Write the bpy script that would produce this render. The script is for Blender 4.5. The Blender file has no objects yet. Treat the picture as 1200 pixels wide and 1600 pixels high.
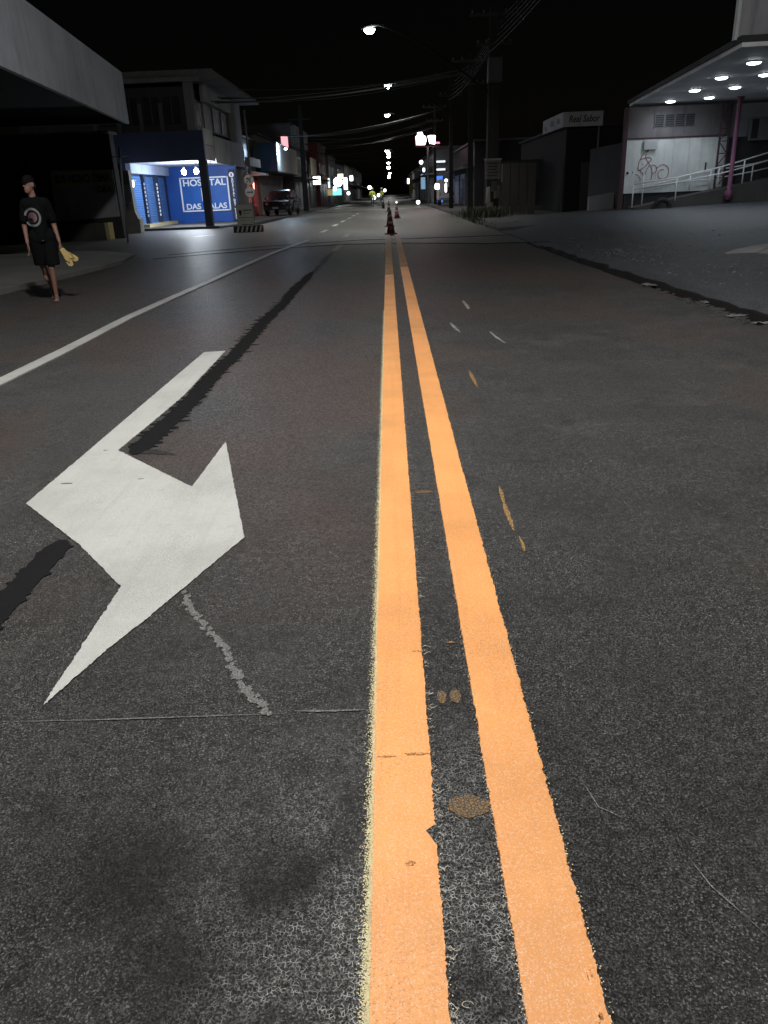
import bpy, bmesh, math, random
from mathutils import Vector, Matrix, noise
from mathutils.bvhtree import BVHTree
random.seed(7)
R = math.radians
sc = bpy.context.scene
COL = sc.collection

# ------------------------------------------------------------------ camera
cd = bpy.data.cameras.new('camera'); cam = bpy.data.objects.new('camera', cd); COL.objects.link(cam)
cd.sensor_fit = 'VERTICAL'; cd.sensor_height = 24; cd.lens = 18.0
cd.clip_start = 0.05; cd.clip_end = 1500
cam.matrix_world = Matrix(((0.99930442, 0.03199338, 0.01915985, 0.0),
                           (0.00538454, 0.38460981, -0.92306354, 0.0),
                           (-0.03690099, 0.92252464, 0.38417001, 1.35),
                           (0, 0, 0, 1)))
sc.camera = cam
# ------------------------------------------------------------------ night sky
w = bpy.data.worlds.new('World'); sc.world = w; w.use_nodes = True
nt = w.node_tree; nt.nodes.clear()
wo = nt.nodes.new('ShaderNodeOutputWorld'); bg = nt.nodes.new('ShaderNodeBackground')
sky = nt.nodes.new('ShaderNodeTexSky'); sky.sky_type = 'NISHITA'; sky.sun_disc = False
sky.sun_elevation = R(2); sky.sun_rotation = R(200)
hsv = nt.nodes.new('ShaderNodeHueSaturation'); hsv.inputs['Saturation'].default_value = 0.35
nt.links.new(sky.outputs[0], hsv.inputs['Color']); nt.links.new(hsv.outputs[0], bg.inputs[0])
bg.inputs[1].default_value = 0.0007
nt.links.new(bg.outputs[0], wo.inputs[0])
sc.view_settings.view_transform = 'Standard'; sc.view_settings.look = 'None'
sc.view_settings.gamma = 1.0; sc.view_settings.exposure = 0.0; sc.view_settings.use_curve_mapping = False
sc.cycles.use_denoising = True
sc.cycles.max_bounces = 6; sc.cycles.diffuse_bounces = 3; sc.cycles.glossy_bounces = 3
sc.cycles.sample_clamp_indirect = 4.0

# ------------------------------------------------------------------ calibration: photo pixel -> place
CR = ((0.99930442, 0.03199338, 0.01915985), (0.00538454, 0.38460981, -0.92306354), (-0.03690099, 0.92252464, 0.38417001))
def ray(px, py):
    c = (px-600, 800-py, -1200.0)
    return Vector([sum(CR[i][k]*c[k] for k in range(3)) for i in range(3)])
def G(px, py, z=0.0):
    v = ray(px, py); t = (z-1.35)/v.z
    return Vector((v.x*t, v.y*t, z))
def atY(px, py, Y):
    v = ray(px, py); t = Y/v.y
    return Vector((v.x*t, Y, 1.35+v.z*t))
def atX(px, py, X):
    v = ray(px, py); t = X/v.x
    return Vector((X, v.y*t, 1.35+v.z*t))

# ------------------------------------------------------------------ materials
class NT:
    def __init__(s, name):
        s.m = bpy.data.materials.new(name); s.m.use_nodes = True
        s.t = s.m.node_tree; s.b = s.t.nodes['Principled BSDF']; s.out = s.t.nodes['Material Output']
        s.tc = s.t.nodes.new('ShaderNodeTexCoord')
        s.co = s.tc.outputs['Object']; s.dim = '3D'
    def n(s, typ, **k):
        nd = s.t.nodes.new('ShaderNode'+typ)
        for a, b in k.items(): setattr(nd, a, b)
        return nd
    def l(s, a, b): s.t.links.new(a, b)
    def world(s):
        g = s.n('NewGeometry'); s.co = g.outputs['Position']; return s
    def noise(s, scale, detail=4, rough=0.55, co=None, vec=None):
        nd = s.n('TexNoise', noise_dimensions=s.dim); nd.inputs['Scale'].default_value = scale; nd.inputs['Detail'].default_value = detail
        nd.inputs['Roughness'].default_value = rough; s.l(co or s.co, nd.inputs['Vector']); return nd.outputs['Fac']
    def vor(s, scale, feature='F1', co=None, rnd=1.0):
        nd = s.n('TexVoronoi', feature=feature, voronoi_dimensions=s.dim); nd.inputs['Scale'].default_value = scale
        nd.inputs['Randomness'].default_value = rnd
        s.l(co or s.co, nd.inputs['Vector']); return nd
    def ramp(s, fac, stops):
        nd = s.n('ValToRGB'); e = nd.color_ramp.elements
        while len(e) > 1: e.remove(e[-1])
        e[0].position = stops[0][0]; e[0].color = c4(stops[0][1])
        for p, c in stops[1:]:
            x = e.new(p); x.color = c4(c)
        s.l(fac, nd.inputs['Fac']); return nd.outputs['Color']
    def mix(s, fac, a, b, mode='MIX'):
        nd = s.n('Mix', data_type='RGBA', blend_type=mode)
        for i, v in ((0, fac), (6, a), (7, b)):
            if hasattr(v, 'links'): s.l(v, nd.inputs[i])
            else: nd.inputs[i].default_value = c4(v) if i else v
        return nd.outputs[2]
    def math(s, op, a, b=None, clamp=False):
        nd = s.n('Math', operation=op, use_clamp=clamp)
        for i, v in ((0, a), (1, b)):
            if v is None: continue
            if hasattr(v, 'links'): s.l(v, nd.inputs[i])
            else: nd.inputs[i].default_value = v
        return nd.outputs[0]
    def mapr(s, v, a, b, c=0.0, d=1.0):
        nd = s.n('MapRange'); s.l(v, nd.inputs[0])
        for i, q in enumerate((a, b, c, d)): nd.inputs[i+1].default_value = q
        return nd.outputs[0]
    def bump(s, h, dist, strength=1.0, prev=None):
        nd = s.n('Bump'); nd.inputs['Distance'].default_value = dist; nd.inputs['Strength'].default_value = strength
        s.l(h, nd.inputs['Height'])
        if prev: s.l(prev, nd.inputs['Normal'])
        return nd.outputs[0]
    def sepxyz(s):
        nd = s.n('SeparateXYZ'); s.l(s.co, nd.inputs[0]); return nd.outputs
    def fin(s, col, rough=0.6, nrm=None, spec=0.5, metal=0.0):
        for i, v in (('Base Color', col), ('Roughness', rough), ('Specular IOR Level', spec), ('Metallic', metal)):
            if hasattr(v, 'links'): s.l(v, s.b.inputs[i])
            else: s.b.inputs[i].default_value = c4(v) if i == 'Base Color' else v
        if nrm: s.l(nrm, s.b.inputs['Normal'])
        return s.m
def c4(c):
    if isinstance(c, (int, float)): c = (c, c, c)
    return (c[0], c[1], c[2], 1.0)
def sub(c, k): return tuple(max(0.0, min(1.0, x*k)) for x in c)

_simple = {}
def M(name, col, rough=0.6, var=0.25, scale=3.0, metal=0.0, bump=0.003, spec=0.4):
    """general weathered surface: two noises of colour variation, fine relief"""
    if name in _simple: return _simple[name]
    t = NT(name)
    big = t.noise(scale, 5, 0.6); fine = t.noise(scale*14, 3)
    f = t.math('ADD', t.math('MULTIPLY', big, 0.75), t.math('MULTIPLY', fine, 0.25))
    c = t.ramp(f, [(0.3, sub(col, 1-var)), (0.5, col), (0.7, sub(col, 1+var*0.6))])
    r = t.mapr(big, 0.3, 0.7, max(0.05, rough-0.1), min(1, rough+0.1))
    m = t.fin(c, r, t.bump(fine, bump, 0.6), spec, metal)
    _simple[name] = m; return m
def wall_mat(name, col, streak=0.5, rough=0.8):
    """painted render: blotches, rain streaks, patchy dirt of its own shape"""
    if name in _simple: return _simple[name]
    t = NT(name).world()
    mp = t.n('Mapping'); mp.inputs['Scale'].default_value = (3.0, 3.0, 0.35); t.l(t.co, mp.inputs['Vector'])
    st = t.noise(1.3, 6, 0.65, mp.outputs[0]); blot = t.noise(0.7, 6, 0.6); fine = t.noise(40, 3)
    c = t.ramp(blot, [(0.3, sub(col, 0.72)), (0.55, col), (0.8, sub(col, 1.12))])
    c = t.mix(t.mapr(st, 0.5, 0.75, 0.0, streak), c, sub(col, 0.38))
    c = t.mix(t.mapr(fine, 0.55, 0.75, 0.0, 0.25), c, sub(col, 0.6))
    m = t.fin(c, rough, t.bump(fine, 0.004, 0.5), 0.3)
    _simple[name] = m; return m
def emit(name, col, strength):
    if name in _simple: return _simple[name]
    t = NT(name); t.b.inputs['Base Color'].default_value = c4(col)
    t.b.inputs['Emission Color'].default_value = c4(col); t.b.inputs['Emission Strength'].default_value = strength
    _simple[name] = t.m; return t.m

def asphalt(name, base, stone, contrast=1.0, warm=True, beads=False):
    t = NT(name).world(); t.dim = '2D'
    warp = t.n('TexNoise', noise_dimensions='2D'); warp.inputs['Scale'].default_value = 60; warp.inputs['Detail'].default_value = 1; t.l(t.co, warp.inputs['Vector'])
    add = t.n('VectorMath', operation='MULTIPLY_ADD'); t.l(warp.outputs['Color'], add.inputs[0]); add.inputs[1].default_value = (0.007, 0.007, 0.0); t.l(t.co, add.inputs[2])
    wc = add.outputs[0]
    v1 = t.vor(120, 'F1', wc); e1 = t.vor(120, 'DISTANCE_TO_EDGE', wc)
    v2 = t.vor(300, 'F1', wc)
    g1 = t.n('SeparateColor'); t.l(v1.outputs['Color'], g1.inputs[0])
    g2 = t.n('SeparateColor'); t.l(v2.outputs['Color'], g2.inputs[0])
    s1 = t.ramp(g1.outputs[0], [(0.0, sub(base, 0.55)), (0.5, base), (0.85, stone), (1.0, sub(stone, 1.7))])
    s2 = t.ramp(g2.outputs[1], [(0.0, sub(base, 0.35)), (0.55, base), (0.85, sub(stone, 1.3)), (1.0, sub(stone, 3.0))])
    pick = t.mapr(t.noise(90, 2), 0.40, 0.62)
    c = t.mix(pick, s1, s2)
    fl = t.noise(185, 4, 0.75)
    c = t.mix(t.mapr(fl, 0.55, 0.66, 0.0, 1.0), c, sub(stone, 3.4))
    c = t.mix(t.mapr(fl, 0.46, 0.36, 0.0, 0.9), c, sub(base, 0.18))
    edge = t.math('MAXIMUM', t.mapr(e1.outputs['Distance'], 0.0, 0.10), t.mapr(t.noise(38, 2), 0.56, 0.44, 0.0, 1.0))
    c = t.mix(edge, sub(base, 0.35), c)
    # wear: tyre polish, dust, reddish dirt
    big = t.noise(0.55, 4, 0.6); mid = t.noise(3.2, 5, 0.65)
    c = t.mix(t.mapr(big, 0.35, 0.68, 0.0, 0.35*contrast), c, sub(stone, 1.3))
    c = t.mix(t.mapr(mid, 0.52, 0.75, 0.0, 0.5), c, sub(base, 0.5))
    c = t.mix(t.mapr(t.noise(1.7, 5, 0.7), 0.55, 0.8, 0.0, 0.35), c, sub(stone, 1.9))
    if warm:
        red = t.noise(0.42, 3, 0.55)
        c = t.mix(t.math('MULTIPLY', t.mapr(red, 0.40, 0.60, 0.0, 0.75), t.mapr(t.sepxyz()[1], 2.0, 3.2)), c, (stone[0]*1.2, stone[1]*0.86, stone[2]*0.76))
    if beads:
        # spilt marking paint and glass beads caught in the pits between the stones
        xyz = t.sepxyz()
        inx = t.math('MULTIPLY', t.mapr(xyz[0], -0.62, -0.12), t.mapr(xyz[0], 0.30, 0.16))
        iny = t.mapr(xyz[1], 1.9, 0.85)
        cl = t.mapr(t.noise(5, 4, 0.65), 0.36, 0.60)
        m1 = t.math('MULTIPLY', t.math('MULTIPLY', inx, iny), cl)
        cl2 = t.mapr(t.noise(75, 2), 0.44, 0.58)
        pit = t.mapr(e1.outputs['Distance'], 0.11, 0.04)
        mm = t.math('MULTIPLY', t.math('MULTIPLY', pit, cl2), t.math('MULTIPLY', m1, 1.5), True)
        c = t.mix(t.math('MULTIPLY', t.mapr(fl, 0.49, 0.58), t.math('MULTIPLY', m1, 0.6)), c, (0.34, 0.34, 0.335))
        c = t.mix(mm, c, (0.70, 0.70, 0.68))
        sp = t.math('MULTIPLY', t.math('GREATER_THAN', g2.outputs[2], 0.94), t.mapr(t.noise(2.0, 3), 0.3, 0.6))
        c = t.mix(t.math('MULTIPLY', sp, 0.55), c, (0.40, 0.39, 0.37))
    if beads:
        # three soft darker blotches on the asphalt
        for (cx, cy, rr_) in ((-0.27, 1.20, 0.17), (-0.62, 1.22, 0.20), (-0.45, 1.02, 0.16)):
            dv = t.n('VectorMath', operation='DISTANCE'); t.l(t.co, dv.inputs[0]); dv.inputs[1].default_value = (cx, cy, 0.0)
            dd = t.math('ADD', dv.outputs['Value'], t.math('MULTIPLY', t.math('SUBTRACT', mid, 0.5), 0.25))
            c = t.mix(t.mapr(dd, rr_, rr_*0.25, 0.0, 0.62), c, sub(base, 0.45))
    hh = t.math('ADD', t.math('MULTIPLY', fl, 1.3), t.math('MULTIPLY', g1.outputs[1], 0.4))
    nr = t.bump(hh, 0.0055, 1.0)
    rg = t.mapr(g1.outputs[2], 0.0, 1.0, 0.30, 0.75)
    gv = t.noise(26, 4, 0.8)
    c = t.mix(1.0, c, t.ramp(gv, [(0.32, 0.72), (0.5, 0.97), (0.68, 1.25)]), 'MULTIPLY')
    return t.fin(c, rg, nr, 0.35)

def paint(name, col, wear=0.25, under=(0.05, 0.05, 0.05), scuff=(0.25, 0.16, 0.09), rough=0.5):
    t = NT(name).world(); t.dim = '2D'
    big = t.noise(1.6, 4, 0.6); mid = t.noise(14, 4, 0.65); gr = t.noise(130, 4, 0.75)
    c = t.ramp(big, [(0.3, sub(col, 0.82)), (0.55, col), (0.75, tuple(min(1, x*1.06) for x in col))])
    c = t.mix(t.mapr(mid, 0.6, 0.85, 0.0, 0.5*wear+0.06), c, scuff)
    mp = t.n('Mapping'); mp.inputs['Scale'].default_value = (22.0, 0.9, 1.0); t.l(t.co, mp.inputs['Vector'])
    c = t.mix(t.mapr(t.noise(1.0, 5, 0.7, mp.outputs[0]), 0.5, 0.8, 0.0, 0.30), c, scuff)
    v = t.vor(420); g = t.n('SeparateColor'); t.l(v.outputs['Color'], g.inputs[0])
    c = t.mix(t.math('MULTIPLY', t.math('GREATER_THAN', g.outputs[0], 0.86), 0.20), c, (1.0, 0.96, 0.85))   # glass beads
    c = t.mix(t.math('MULTIPLY', t.math('LESS_THAN', g.outputs[0], 0.10), 0.22), c, sub(col, 0.5))
    ch = t.math('MULTIPLY', t.mapr(gr, 0.57, 0.68), t.mapr(t.noise(2.7, 4), 0.40, 0.66))
    c = t.mix(t.math('MULTIPLY', ch, min(1.0, wear*1.8)), c, under)
    nr = t.bump(t.math('ADD', gr, t.math('MULTIPLY', g.outputs[2], 0.25)), 0.0022, 0.6)
    return t.fin(c, t.mapr(g.outputs[1], 0, 1, rough-0.12, rough+0.2), nr, 0.5)
def worn_paint(name, col, under, lo, hi, scale=60):
    """paint half rubbed off down to the stones"""
    t = NT(name).world(); t.dim = '2D'
    a = t.noise(scale, 5, 0.7); v = t.vor(115, 'DISTANCE_TO_EDGE')
    f = t.math('ADD', t.math('MULTIPLY', a, 0.8), t.math('MULTIPLY', t.mapr(v.outputs['Distance'], 0, 0.3), 0.2))
    c = t.mix(t.mapr(f, lo, hi), under, col)
    return t.fin(c, 0.65, t.bump(f, 0.003, 0.5), 0.4)

# ------------------------------------------------------------------ mesh helpers
def obj(name, me, mat=None, parent=None):
    o = bpy.data.objects.new(name, me); COL.objects.link(o)
    if mat is not None and not me.materials: me.materials.append(mat)
    if parent is not None: o.parent = parent
    return o
def tag(o, label=None, cat=None, group=None, kind=None):
    if label: o['label'] = label
    if cat: o['category'] = cat
    if group: o['group'] = group
    if kind: o['kind'] = kind
    return o
def thing(name, label, cat, loc=(0, 0, 0), rz=0.0, group=None):
    o = bpy.data.objects.new(name, None); COL.objects.link(o); o.location = loc; o.rotation_euler = (0, 0, rz)
    o.empty_display_size = 0.1
    return tag(o, label, cat, group)
class MB:
    def __init__(s): s.v = []; s.f = []
    def add(s, vs, fs):
        k = len(s.v); s.v += [tuple(p) for p in vs]; s.f += [tuple(i+k for i in f) for f in fs]; return s
    def box(s, x0, x1, y0, y1, z0, z1):
        vs = [(x, y, z) for z in (z0, z1) for y in (y0, y1) for x in (x0, x1)]
        return s.add(vs, [(0, 2, 3, 1), (4, 5, 7, 6), (0, 1, 5, 4), (2, 6, 7, 3), (0, 4, 6, 2), (1, 3, 7, 5)])
    def prism(s, pts, z0, z1):
        n = len(pts)
        vs = [(p[0], p[1], z0) for p in pts]+[(p[0], p[1], z1) for p in pts]
        return s.add(vs, [tuple(range(n-1, -1, -1)), tuple(range(n, 2*n))]+[(i, (i+1) % n, n+(i+1) % n, n+i) for i in range(n)])
    def profx(s, pts, x0, x1):
        """profile in y,z swept along x"""
        n = len(pts)
        vs = [(x0, p[0], p[1]) for p in pts]+[(x1, p[0], p[1]) for p in pts]
        return s.add(vs, [tuple(range(n)), tuple(range(2*n-1, n-1, -1))]+[(i, n+i, n+(i+1) % n, (i+1) % n) for i in range(n)])
    def tube(s, pts, r, n=8, caps=True):
        pts = [Vector(p) for p in pts]; rs = r if isinstance(r, (list, tuple)) else [r]*len(pts)
        rings = []
        for i, p in enumerate(pts):
            d = (pts[min(i+1, len(pts)-1)]-pts[max(i-1, 0)]).normalized()
            a = Vector((0, 0, 1)) if abs(d.z) < 0.9 else Vector((1, 0, 0))
            u = d.cross(a).normalized(); v = d.cross(u)
            rings.append([p+(u*math.cos(q)+v*math.sin(q))*rs[i] for q in (2*math.pi*j/n for j in range(n))])
        vs = [q for rg in rings for q in rg]; fs = []
        for i in range(len(pts)-1):
            for j in range(n): fs.append((i*n+j, i*n+(j+1) % n, (i+1)*n+(j+1) % n, (i+1)*n+j))
        if caps: fs += [tuple(range(n-1, -1, -1)), tuple((len(pts)-1)*n+j for j in range(n))]
        return s.add(vs, fs)
    def lathe(s, prof, n=16, c=(0, 0, 0)):
        vs = []; fs = []
        for r, z in prof:
            vs += [(c[0]+r*math.cos(2*math.pi*j/n), c[1]+r*math.sin(2*math.pi*j/n), c[2]+z) for j in range(n)]
        for i in range(len(prof)-1):
            for j in range(n): fs.append((i*n+j, i*n+(j+1) % n, (i+1)*n+(j+1) % n, (i+1)*n+j))
        fs += [tuple(range(n-1, -1, -1)), tuple((len(prof)-1)*n+j for j in range(n))]
        return s.add(vs, fs)
    def disc_y(s, cx, cy, cz, r, th, n=24, rz=1.0):
        """disc in the xz plane, thickness th in y"""
        a = [(cx+r*math.cos(2*math.pi*j/n), cy, cz+r*rz*math.sin(2*math.pi*j/n)) for j in range(n)]
        b = [(x, y+th, z) for x, y, z in a]
        return s.add(a+b, [tuple(range(n)), tuple(range(2*n-1, n-1, -1))]+[(i, n+i, n+(i+1) % n, (i+1) % n) for i in range(n)])
    def sheet(s, pts, z=None):
        return s.add([(p[0], p[1], p[2] if z is None else z) for p in pts], [tuple(range(len(pts)))])
    def mesh(s, name, smooth=False, bevel=0.0):
        me = bpy.data.meshes.new(name); me.from_pydata(s.v, [], s.f); me.validate()
        if bevel:
            b = bmesh.new(); b.from_mesh(me); bmesh.ops.remove_doubles(b, verts=b.verts, dist=1e-5)
            bmesh.ops.bevel(b, geom=b.edges[:], offset=bevel, segments=2, affect='EDGES', profile=0.6); b.to_mesh(me); b.free()
        b = bmesh.new(); b.from_mesh(me); bmesh.ops.recalc_face_normals(b, faces=b.faces[:]); b.to_mesh(me); b.free()
        if smooth:
            for p in me.polygons: p.use_smooth = True
        return me
    def build(s, name, mat, parent=None, smooth=False, bevel=0.0):
        return obj(name, s.mesh(name, smooth, bevel), mat, parent)
def box(name, mat, parent, x0, x1, y0, y1, z0, z1, bevel=0.0):
    return MB().box(x0, x1, y0, y1, z0, z1).build(name, mat, parent, bevel=bevel)
def text_mesh(s, size, shear=0.0, extrude=0.004, bold=0.0, align='CENTER', sx=1.0):
    cu = bpy.data.curves.new('t', 'FONT'); cu.body = s; cu.size = size; cu.extrude = extrude; cu.shear = shear; cu.offset = bold
    cu.align_x = align; cu.align_y = 'CENTER'
    o = bpy.data.objects.new('t', cu); COL.objects.link(o)
    me = bpy.data.meshes.new_from_object(o.evaluated_get(bpy.context.evaluated_depsgraph_get()))
    bpy.data.objects.remove(o); bpy.data.curves.remove(cu)
    me.transform(Matrix.Rotation(R(90), 4, 'X')); me.transform(Matrix.Diagonal((sx, 1, 1, 1)))
    return me
def lettering(s, size, mat, parent, loc, rz=0.0, **k):
    o = obj('lettering', text_mesh(s, size, **k), mat, parent); o.location = loc; o.rotation_euler = (0, 0, rz); return o
def point(parent, loc, power, col=(1, 1, 1), radius=0.08, name='light', spot=None):
    ld = bpy.data.lights.new(name, 'SPOT' if spot else 'POINT'); ld.energy = power; ld.color = col; ld.shadow_soft_size = radius
    if spot: ld.spot_size = R(spot); ld.spot_blend = 0.75
    o = bpy.data.objects.new(name, ld); COL.objects.link(o); o.location = loc; o.parent = parent; return o
def jit(pts, amp, step, z=None):
    """resample a closed polygon finely and give its edge a small raggedness"""
    out = []
    n = len(pts)
    for i in range(n):
        a, b = Vector(pts[i]), Vector(pts[(i+1) % n]); L = (b-a).length; k = max(1, int(L/step))
        nrm = Vector((-(b-a).y, (b-a).x, 0)).normalized()
        for j in range(k):
            p = a.lerp(b, j/k)
            if j: p = p+nrm*amp*(noise.noise(p*90)+0.6*noise.noise(p*25))
            out.append(p)
    return out
def flat_poly(name, pts, z, mat, parent, thick=0.003):
    me = bpy.data.meshes.new(name); b = bmesh.new()
    vs = [b.verts.new((p[0], p[1], z)) for p in pts]; f = b.faces.new(vs)
    if f.normal.z < 0 or (f.normal_update() or f.normal.z) < 0: f.normal_flip()
    r = bmesh.ops.extrude_face_region(b, geom=[f])
    for v in r['geom']:
        if isinstance(v, bmesh.types.BMVert): v.co.z = z
    for v in vs: v.co.z = z-thick
    bmesh.ops.triangulate(b, faces=[q for q in b.faces if len(q.verts) > 4])
    bmesh.ops.recalc_face_normals(b, faces=b.faces[:])
    b.to_mesh(me); b.free()
    return obj(name, me, mat, parent)
def blob(c, rx, ry, n=26, rough=0.35, seed=0):
    rnd = random.Random(seed)
    return [Vector((c[0]+rx*math.cos(a)*(1+rough*noise.noise(Vector((math.cos(a)*2, math.sin(a)*2, seed*3.1)))*1.4+rnd.uniform(-.08, .08)),
                    c[1]+ry*math.sin(a)*(1+rough*noise.noise(Vector((math.cos(a)*2, math.sin(a)*2, seed*3.1+9)))*1.4+rnd.uniform(-.08, .08)), 0)) for a in (2*math.pi*i/n for i in range(n))]

# ================================================================== SETTING
A_new = asphalt('new_asphalt', (0.034, 0.0332, 0.0325), (0.070, 0.068, 0.066), 0.6, True, True)
A_old = asphalt('old_asphalt', (0.070, 0.068, 0.058), (0.11, 0.106, 0.09), 0.9, False)
A_side = asphalt('side_asphalt', (0.065, 0.064, 0.06), (0.11, 0.108, 0.10), 1.0, False)
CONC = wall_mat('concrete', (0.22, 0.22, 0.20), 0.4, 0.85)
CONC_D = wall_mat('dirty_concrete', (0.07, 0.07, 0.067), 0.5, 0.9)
LOT = asphalt('lot_concrete', (0.042, 0.046, 0.052), (0.070, 0.075, 0.083), 1.4, False)
TAR = M('tar', (0.007, 0.007, 0.0075), 0.85, 0.5, 25, bump=0.004, spec=0.2)
SOIL = M('soil', (0.02, 0.018, 0.014), 0.95, 0.4, 2)
GRIME = M('grime', (0.012, 0.011, 0.010), 0.9, 0.4, 6)

gr = MB().sheet([(-500, -60, -0.2), (500, -60, -0.2), (500, 900, -0.2), (-500, 900, -0.2)]).build('ground', SOIL); tag(gr, kind='structure')
def kerb_x(y):
    return 3.50+0.30*max(0, (15-y))/15+0.05*noise.noise(Vector((y*0.9, 0, 3)))+0.02*noise.noise(Vector((y*5, 0, 7)))
ys = [-6+0.25*i for i in range(int((26.5+6)/0.25)+1)]
mb = MB(); n = len(ys)
mb.v = [(-6.8, y, 0) for y in ys]+[(kerb_x(y), y, 0) for y in ys]+[(kerb_x(y)+0.02, y, -0.19) for y in ys]
mb.f = [(i, n+i, n+i+1, i+1) for i in range(n-1)]+[(n+i, 2*n+i, 2*n+i+1, n+i+1) for i in range(n-1)]
road = mb.build('road', A_new); tag(road, 'dark new asphalt street running away from the camera', kind='structure')
# trench strip across the street: pale fill between two tar seams
tr_lo = [G(*p) for p in ((240, 405), (330, 397), (435, 388.5), (540, 382), (640, 380), (760, 381), (860, 378))]
tr_hi = [G(*p) for p in ((262, 399), (345, 391), (435, 384), (560, 375.5), (640, 373), (720, 370.5), (800, 367))]
far_pts = [(-6.4, tr_hi[0].y, 0.002)]+[(p.x, p.y, 0.002) for p in tr_hi]+[(3.7, tr_hi[-1].y, 0.002), (3.7, 400, 0.002), (-6.8, 400, 0.002), (-6.8, 42, 0.002), (-6.4, 42, 0.002)]
road2 = MB().add(far_pts, [tuple(range(len(far_pts)))]).build('road', A_old); tag(road2, 'paler worn asphalt of the street beyond the trench', kind='structure')
trench_fill = [(-6.4, tr_lo[0].y, 0)]+[tuple(p) for p in tr_lo]+[(3.6, tr_lo[-1].y-0.1, 0), (3.6, tr_hi[-1].y+0.1, 0)]+[(p.x, p.y+0.02, 0) for p in reversed(tr_hi)]+[(-6.4, tr_hi[0].y, 0)]
tr = MB().add([(x, y, 0.004) for x, y, z in trench_fill], [tuple(range(len(trench_fill)))]).build('trench_fill', A_side, road)
def seam(pts, wd, z=0.009):
    out = []
    fine = []
    for i in range(len(pts)-1):
        for k in range(12): fine.append(pts[i].lerp(pts[i+1], k/12))
    fine.append(pts[-1])
    up = [p+Vector((0, wd*(0.5+0.5*noise.noise(p*1.7)), 0)) for p in fine]; dn = [p-Vector((0, wd*(0.5+0.5*noise.noise(p*1.9+Vector((5, 0, 0)))), 0)) for p in fine]
    return up+dn[::-1]
flat_poly('tar_seam', seam(tr_lo, 0.22), 0.009, TAR, road, 0.004)
flat_poly('tar_seam', seam(tr_hi, 0.20), 0.009, TAR, road, 0.004)

# pavements, apron and lot
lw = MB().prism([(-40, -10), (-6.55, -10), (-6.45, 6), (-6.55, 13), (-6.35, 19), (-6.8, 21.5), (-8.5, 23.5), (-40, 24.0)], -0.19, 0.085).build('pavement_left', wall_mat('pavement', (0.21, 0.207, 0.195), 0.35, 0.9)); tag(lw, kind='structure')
ap = MB().sheet([(-60, 24.0, 0.003), (-8.5, 23.5, 0.003), (-6.35, 21.0, 0.003), (-6.35, 42, 0.003), (-60, 42, 0.003)]).build('side_street', A_side); tag(ap, kind='structure')
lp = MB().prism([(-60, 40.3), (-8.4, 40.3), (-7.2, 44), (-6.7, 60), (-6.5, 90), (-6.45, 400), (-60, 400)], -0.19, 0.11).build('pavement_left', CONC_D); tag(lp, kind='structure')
def lot_z(x, y):
    z = 0.13 if x < 3.9 else (0.13+(x-3.9)*0.048 if x < 9.3 else 0.39+(x-9.3)*0.026)
    return z+0.012*noise.noise(Vector((x*1.3, y*1.3, 0)))+0.02*noise.noise(Vector((x*0.3, y*0.3, 4)))
xs = [0, .12, .3, .6, 1, 1.5, 2, 3, 4, 5.5, 7, 9, 11.5, 15, 22, 40, 90]; ly = [-8+0.3*i for i in range(int(43/0.3)+1)]
mb = MB(); nx = len(xs)
for y in ly:
    e = kerb_x(min(y, 21))+0.11+0.05*noise.noise(Vector((y*1.4, 3, 9)))+0.045*noise.noise(Vector((y*6, 3, 9)))
    for k, d in enumerate(xs): mb.v.append((e+d, y, max(0.006, (lot_z(e+d, y) if k else 0.07+0.03*noise.noise(Vector((y*2.3, 0, 5))))*(1 if y < 18.5 else max(0.0, 1-(y-18.5)/4)**1 if d < 0.7 else 1)-(0.0 if y < 18.5 else min(0.10, (y-18.5)*0.03) if d < 2 else 0))))
    mb.v.append((e+0.02, y, -0.19))
rw = nx+1
for i in range(len(ly)-1):
    for k in range(nx-1): mb.f.append((i*rw+k, i*rw+k+1, (i+1)*rw+k+1, (i+1)*rw+k))
lot = mb.build('forecourt', LOT, smooth=True); tag(lot, kind='structure')
kf = MB()
for i, y in enumerate(ly):
    p = mb.v[i*rw]; kf.v += [(p[0]-0.012, y, -0.19), (p[0]-0.014-0.02*noise.noise(Vector((y*7, 0, 0))), y, p[2]-0.01), (p[0]+0.05+0.05*abs(noise.noise(Vector((y*3, 2, 0)))), y, p[2]+0.006)]
for i in range(len(ly)-1):
    for k in range(2): kf.f.append((i*3+k, i*3+k+1, (i+1)*3+k+1, (i+1)*3+k))
kfo = kf.build('kerb', GRIME); tag(kfo, kind='structure')
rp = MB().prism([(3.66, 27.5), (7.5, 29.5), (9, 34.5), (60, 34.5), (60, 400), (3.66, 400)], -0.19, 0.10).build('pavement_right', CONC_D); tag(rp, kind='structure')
gut = MB()
gy = [-6+0.3*i for i in range(96)]
gut.v = [(kerb_x(min(y, 21))-0.01, y, -0.10) for y in gy]+[(kerb_x(min(y, 21))+0.55, y, -0.12) for y in gy]
gut.f = [(i, 96+i, 96+i+1, i+1) for i in range(95)]
gu = gut.build('gutter', GRIME); tag(gu, kind='structure')
pm = MB()
cpt = blob((6.6, 13.3), 0.95, 0.62, 30, 0.3, 3)
ring = [(p.x, p.y, lot_z(p.x, p.y)-0.02) for p in cpt]+[(6.6+(p.x-6.6)*0.75, 13.3+(p.y-13.3)*0.7, lot_z(p.x, p.y)+0.07) for p in cpt]
pm.add(ring, [(i, (i+1) % 30, 30+(i+1) % 30, 30+i) for i in range(30)]+[tuple(range(30, 60))])
cp = pm.build('concrete_patch', wall_mat('pale_concrete', (0.27, 0.275, 0.28), 0.4), smooth=True)
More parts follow.
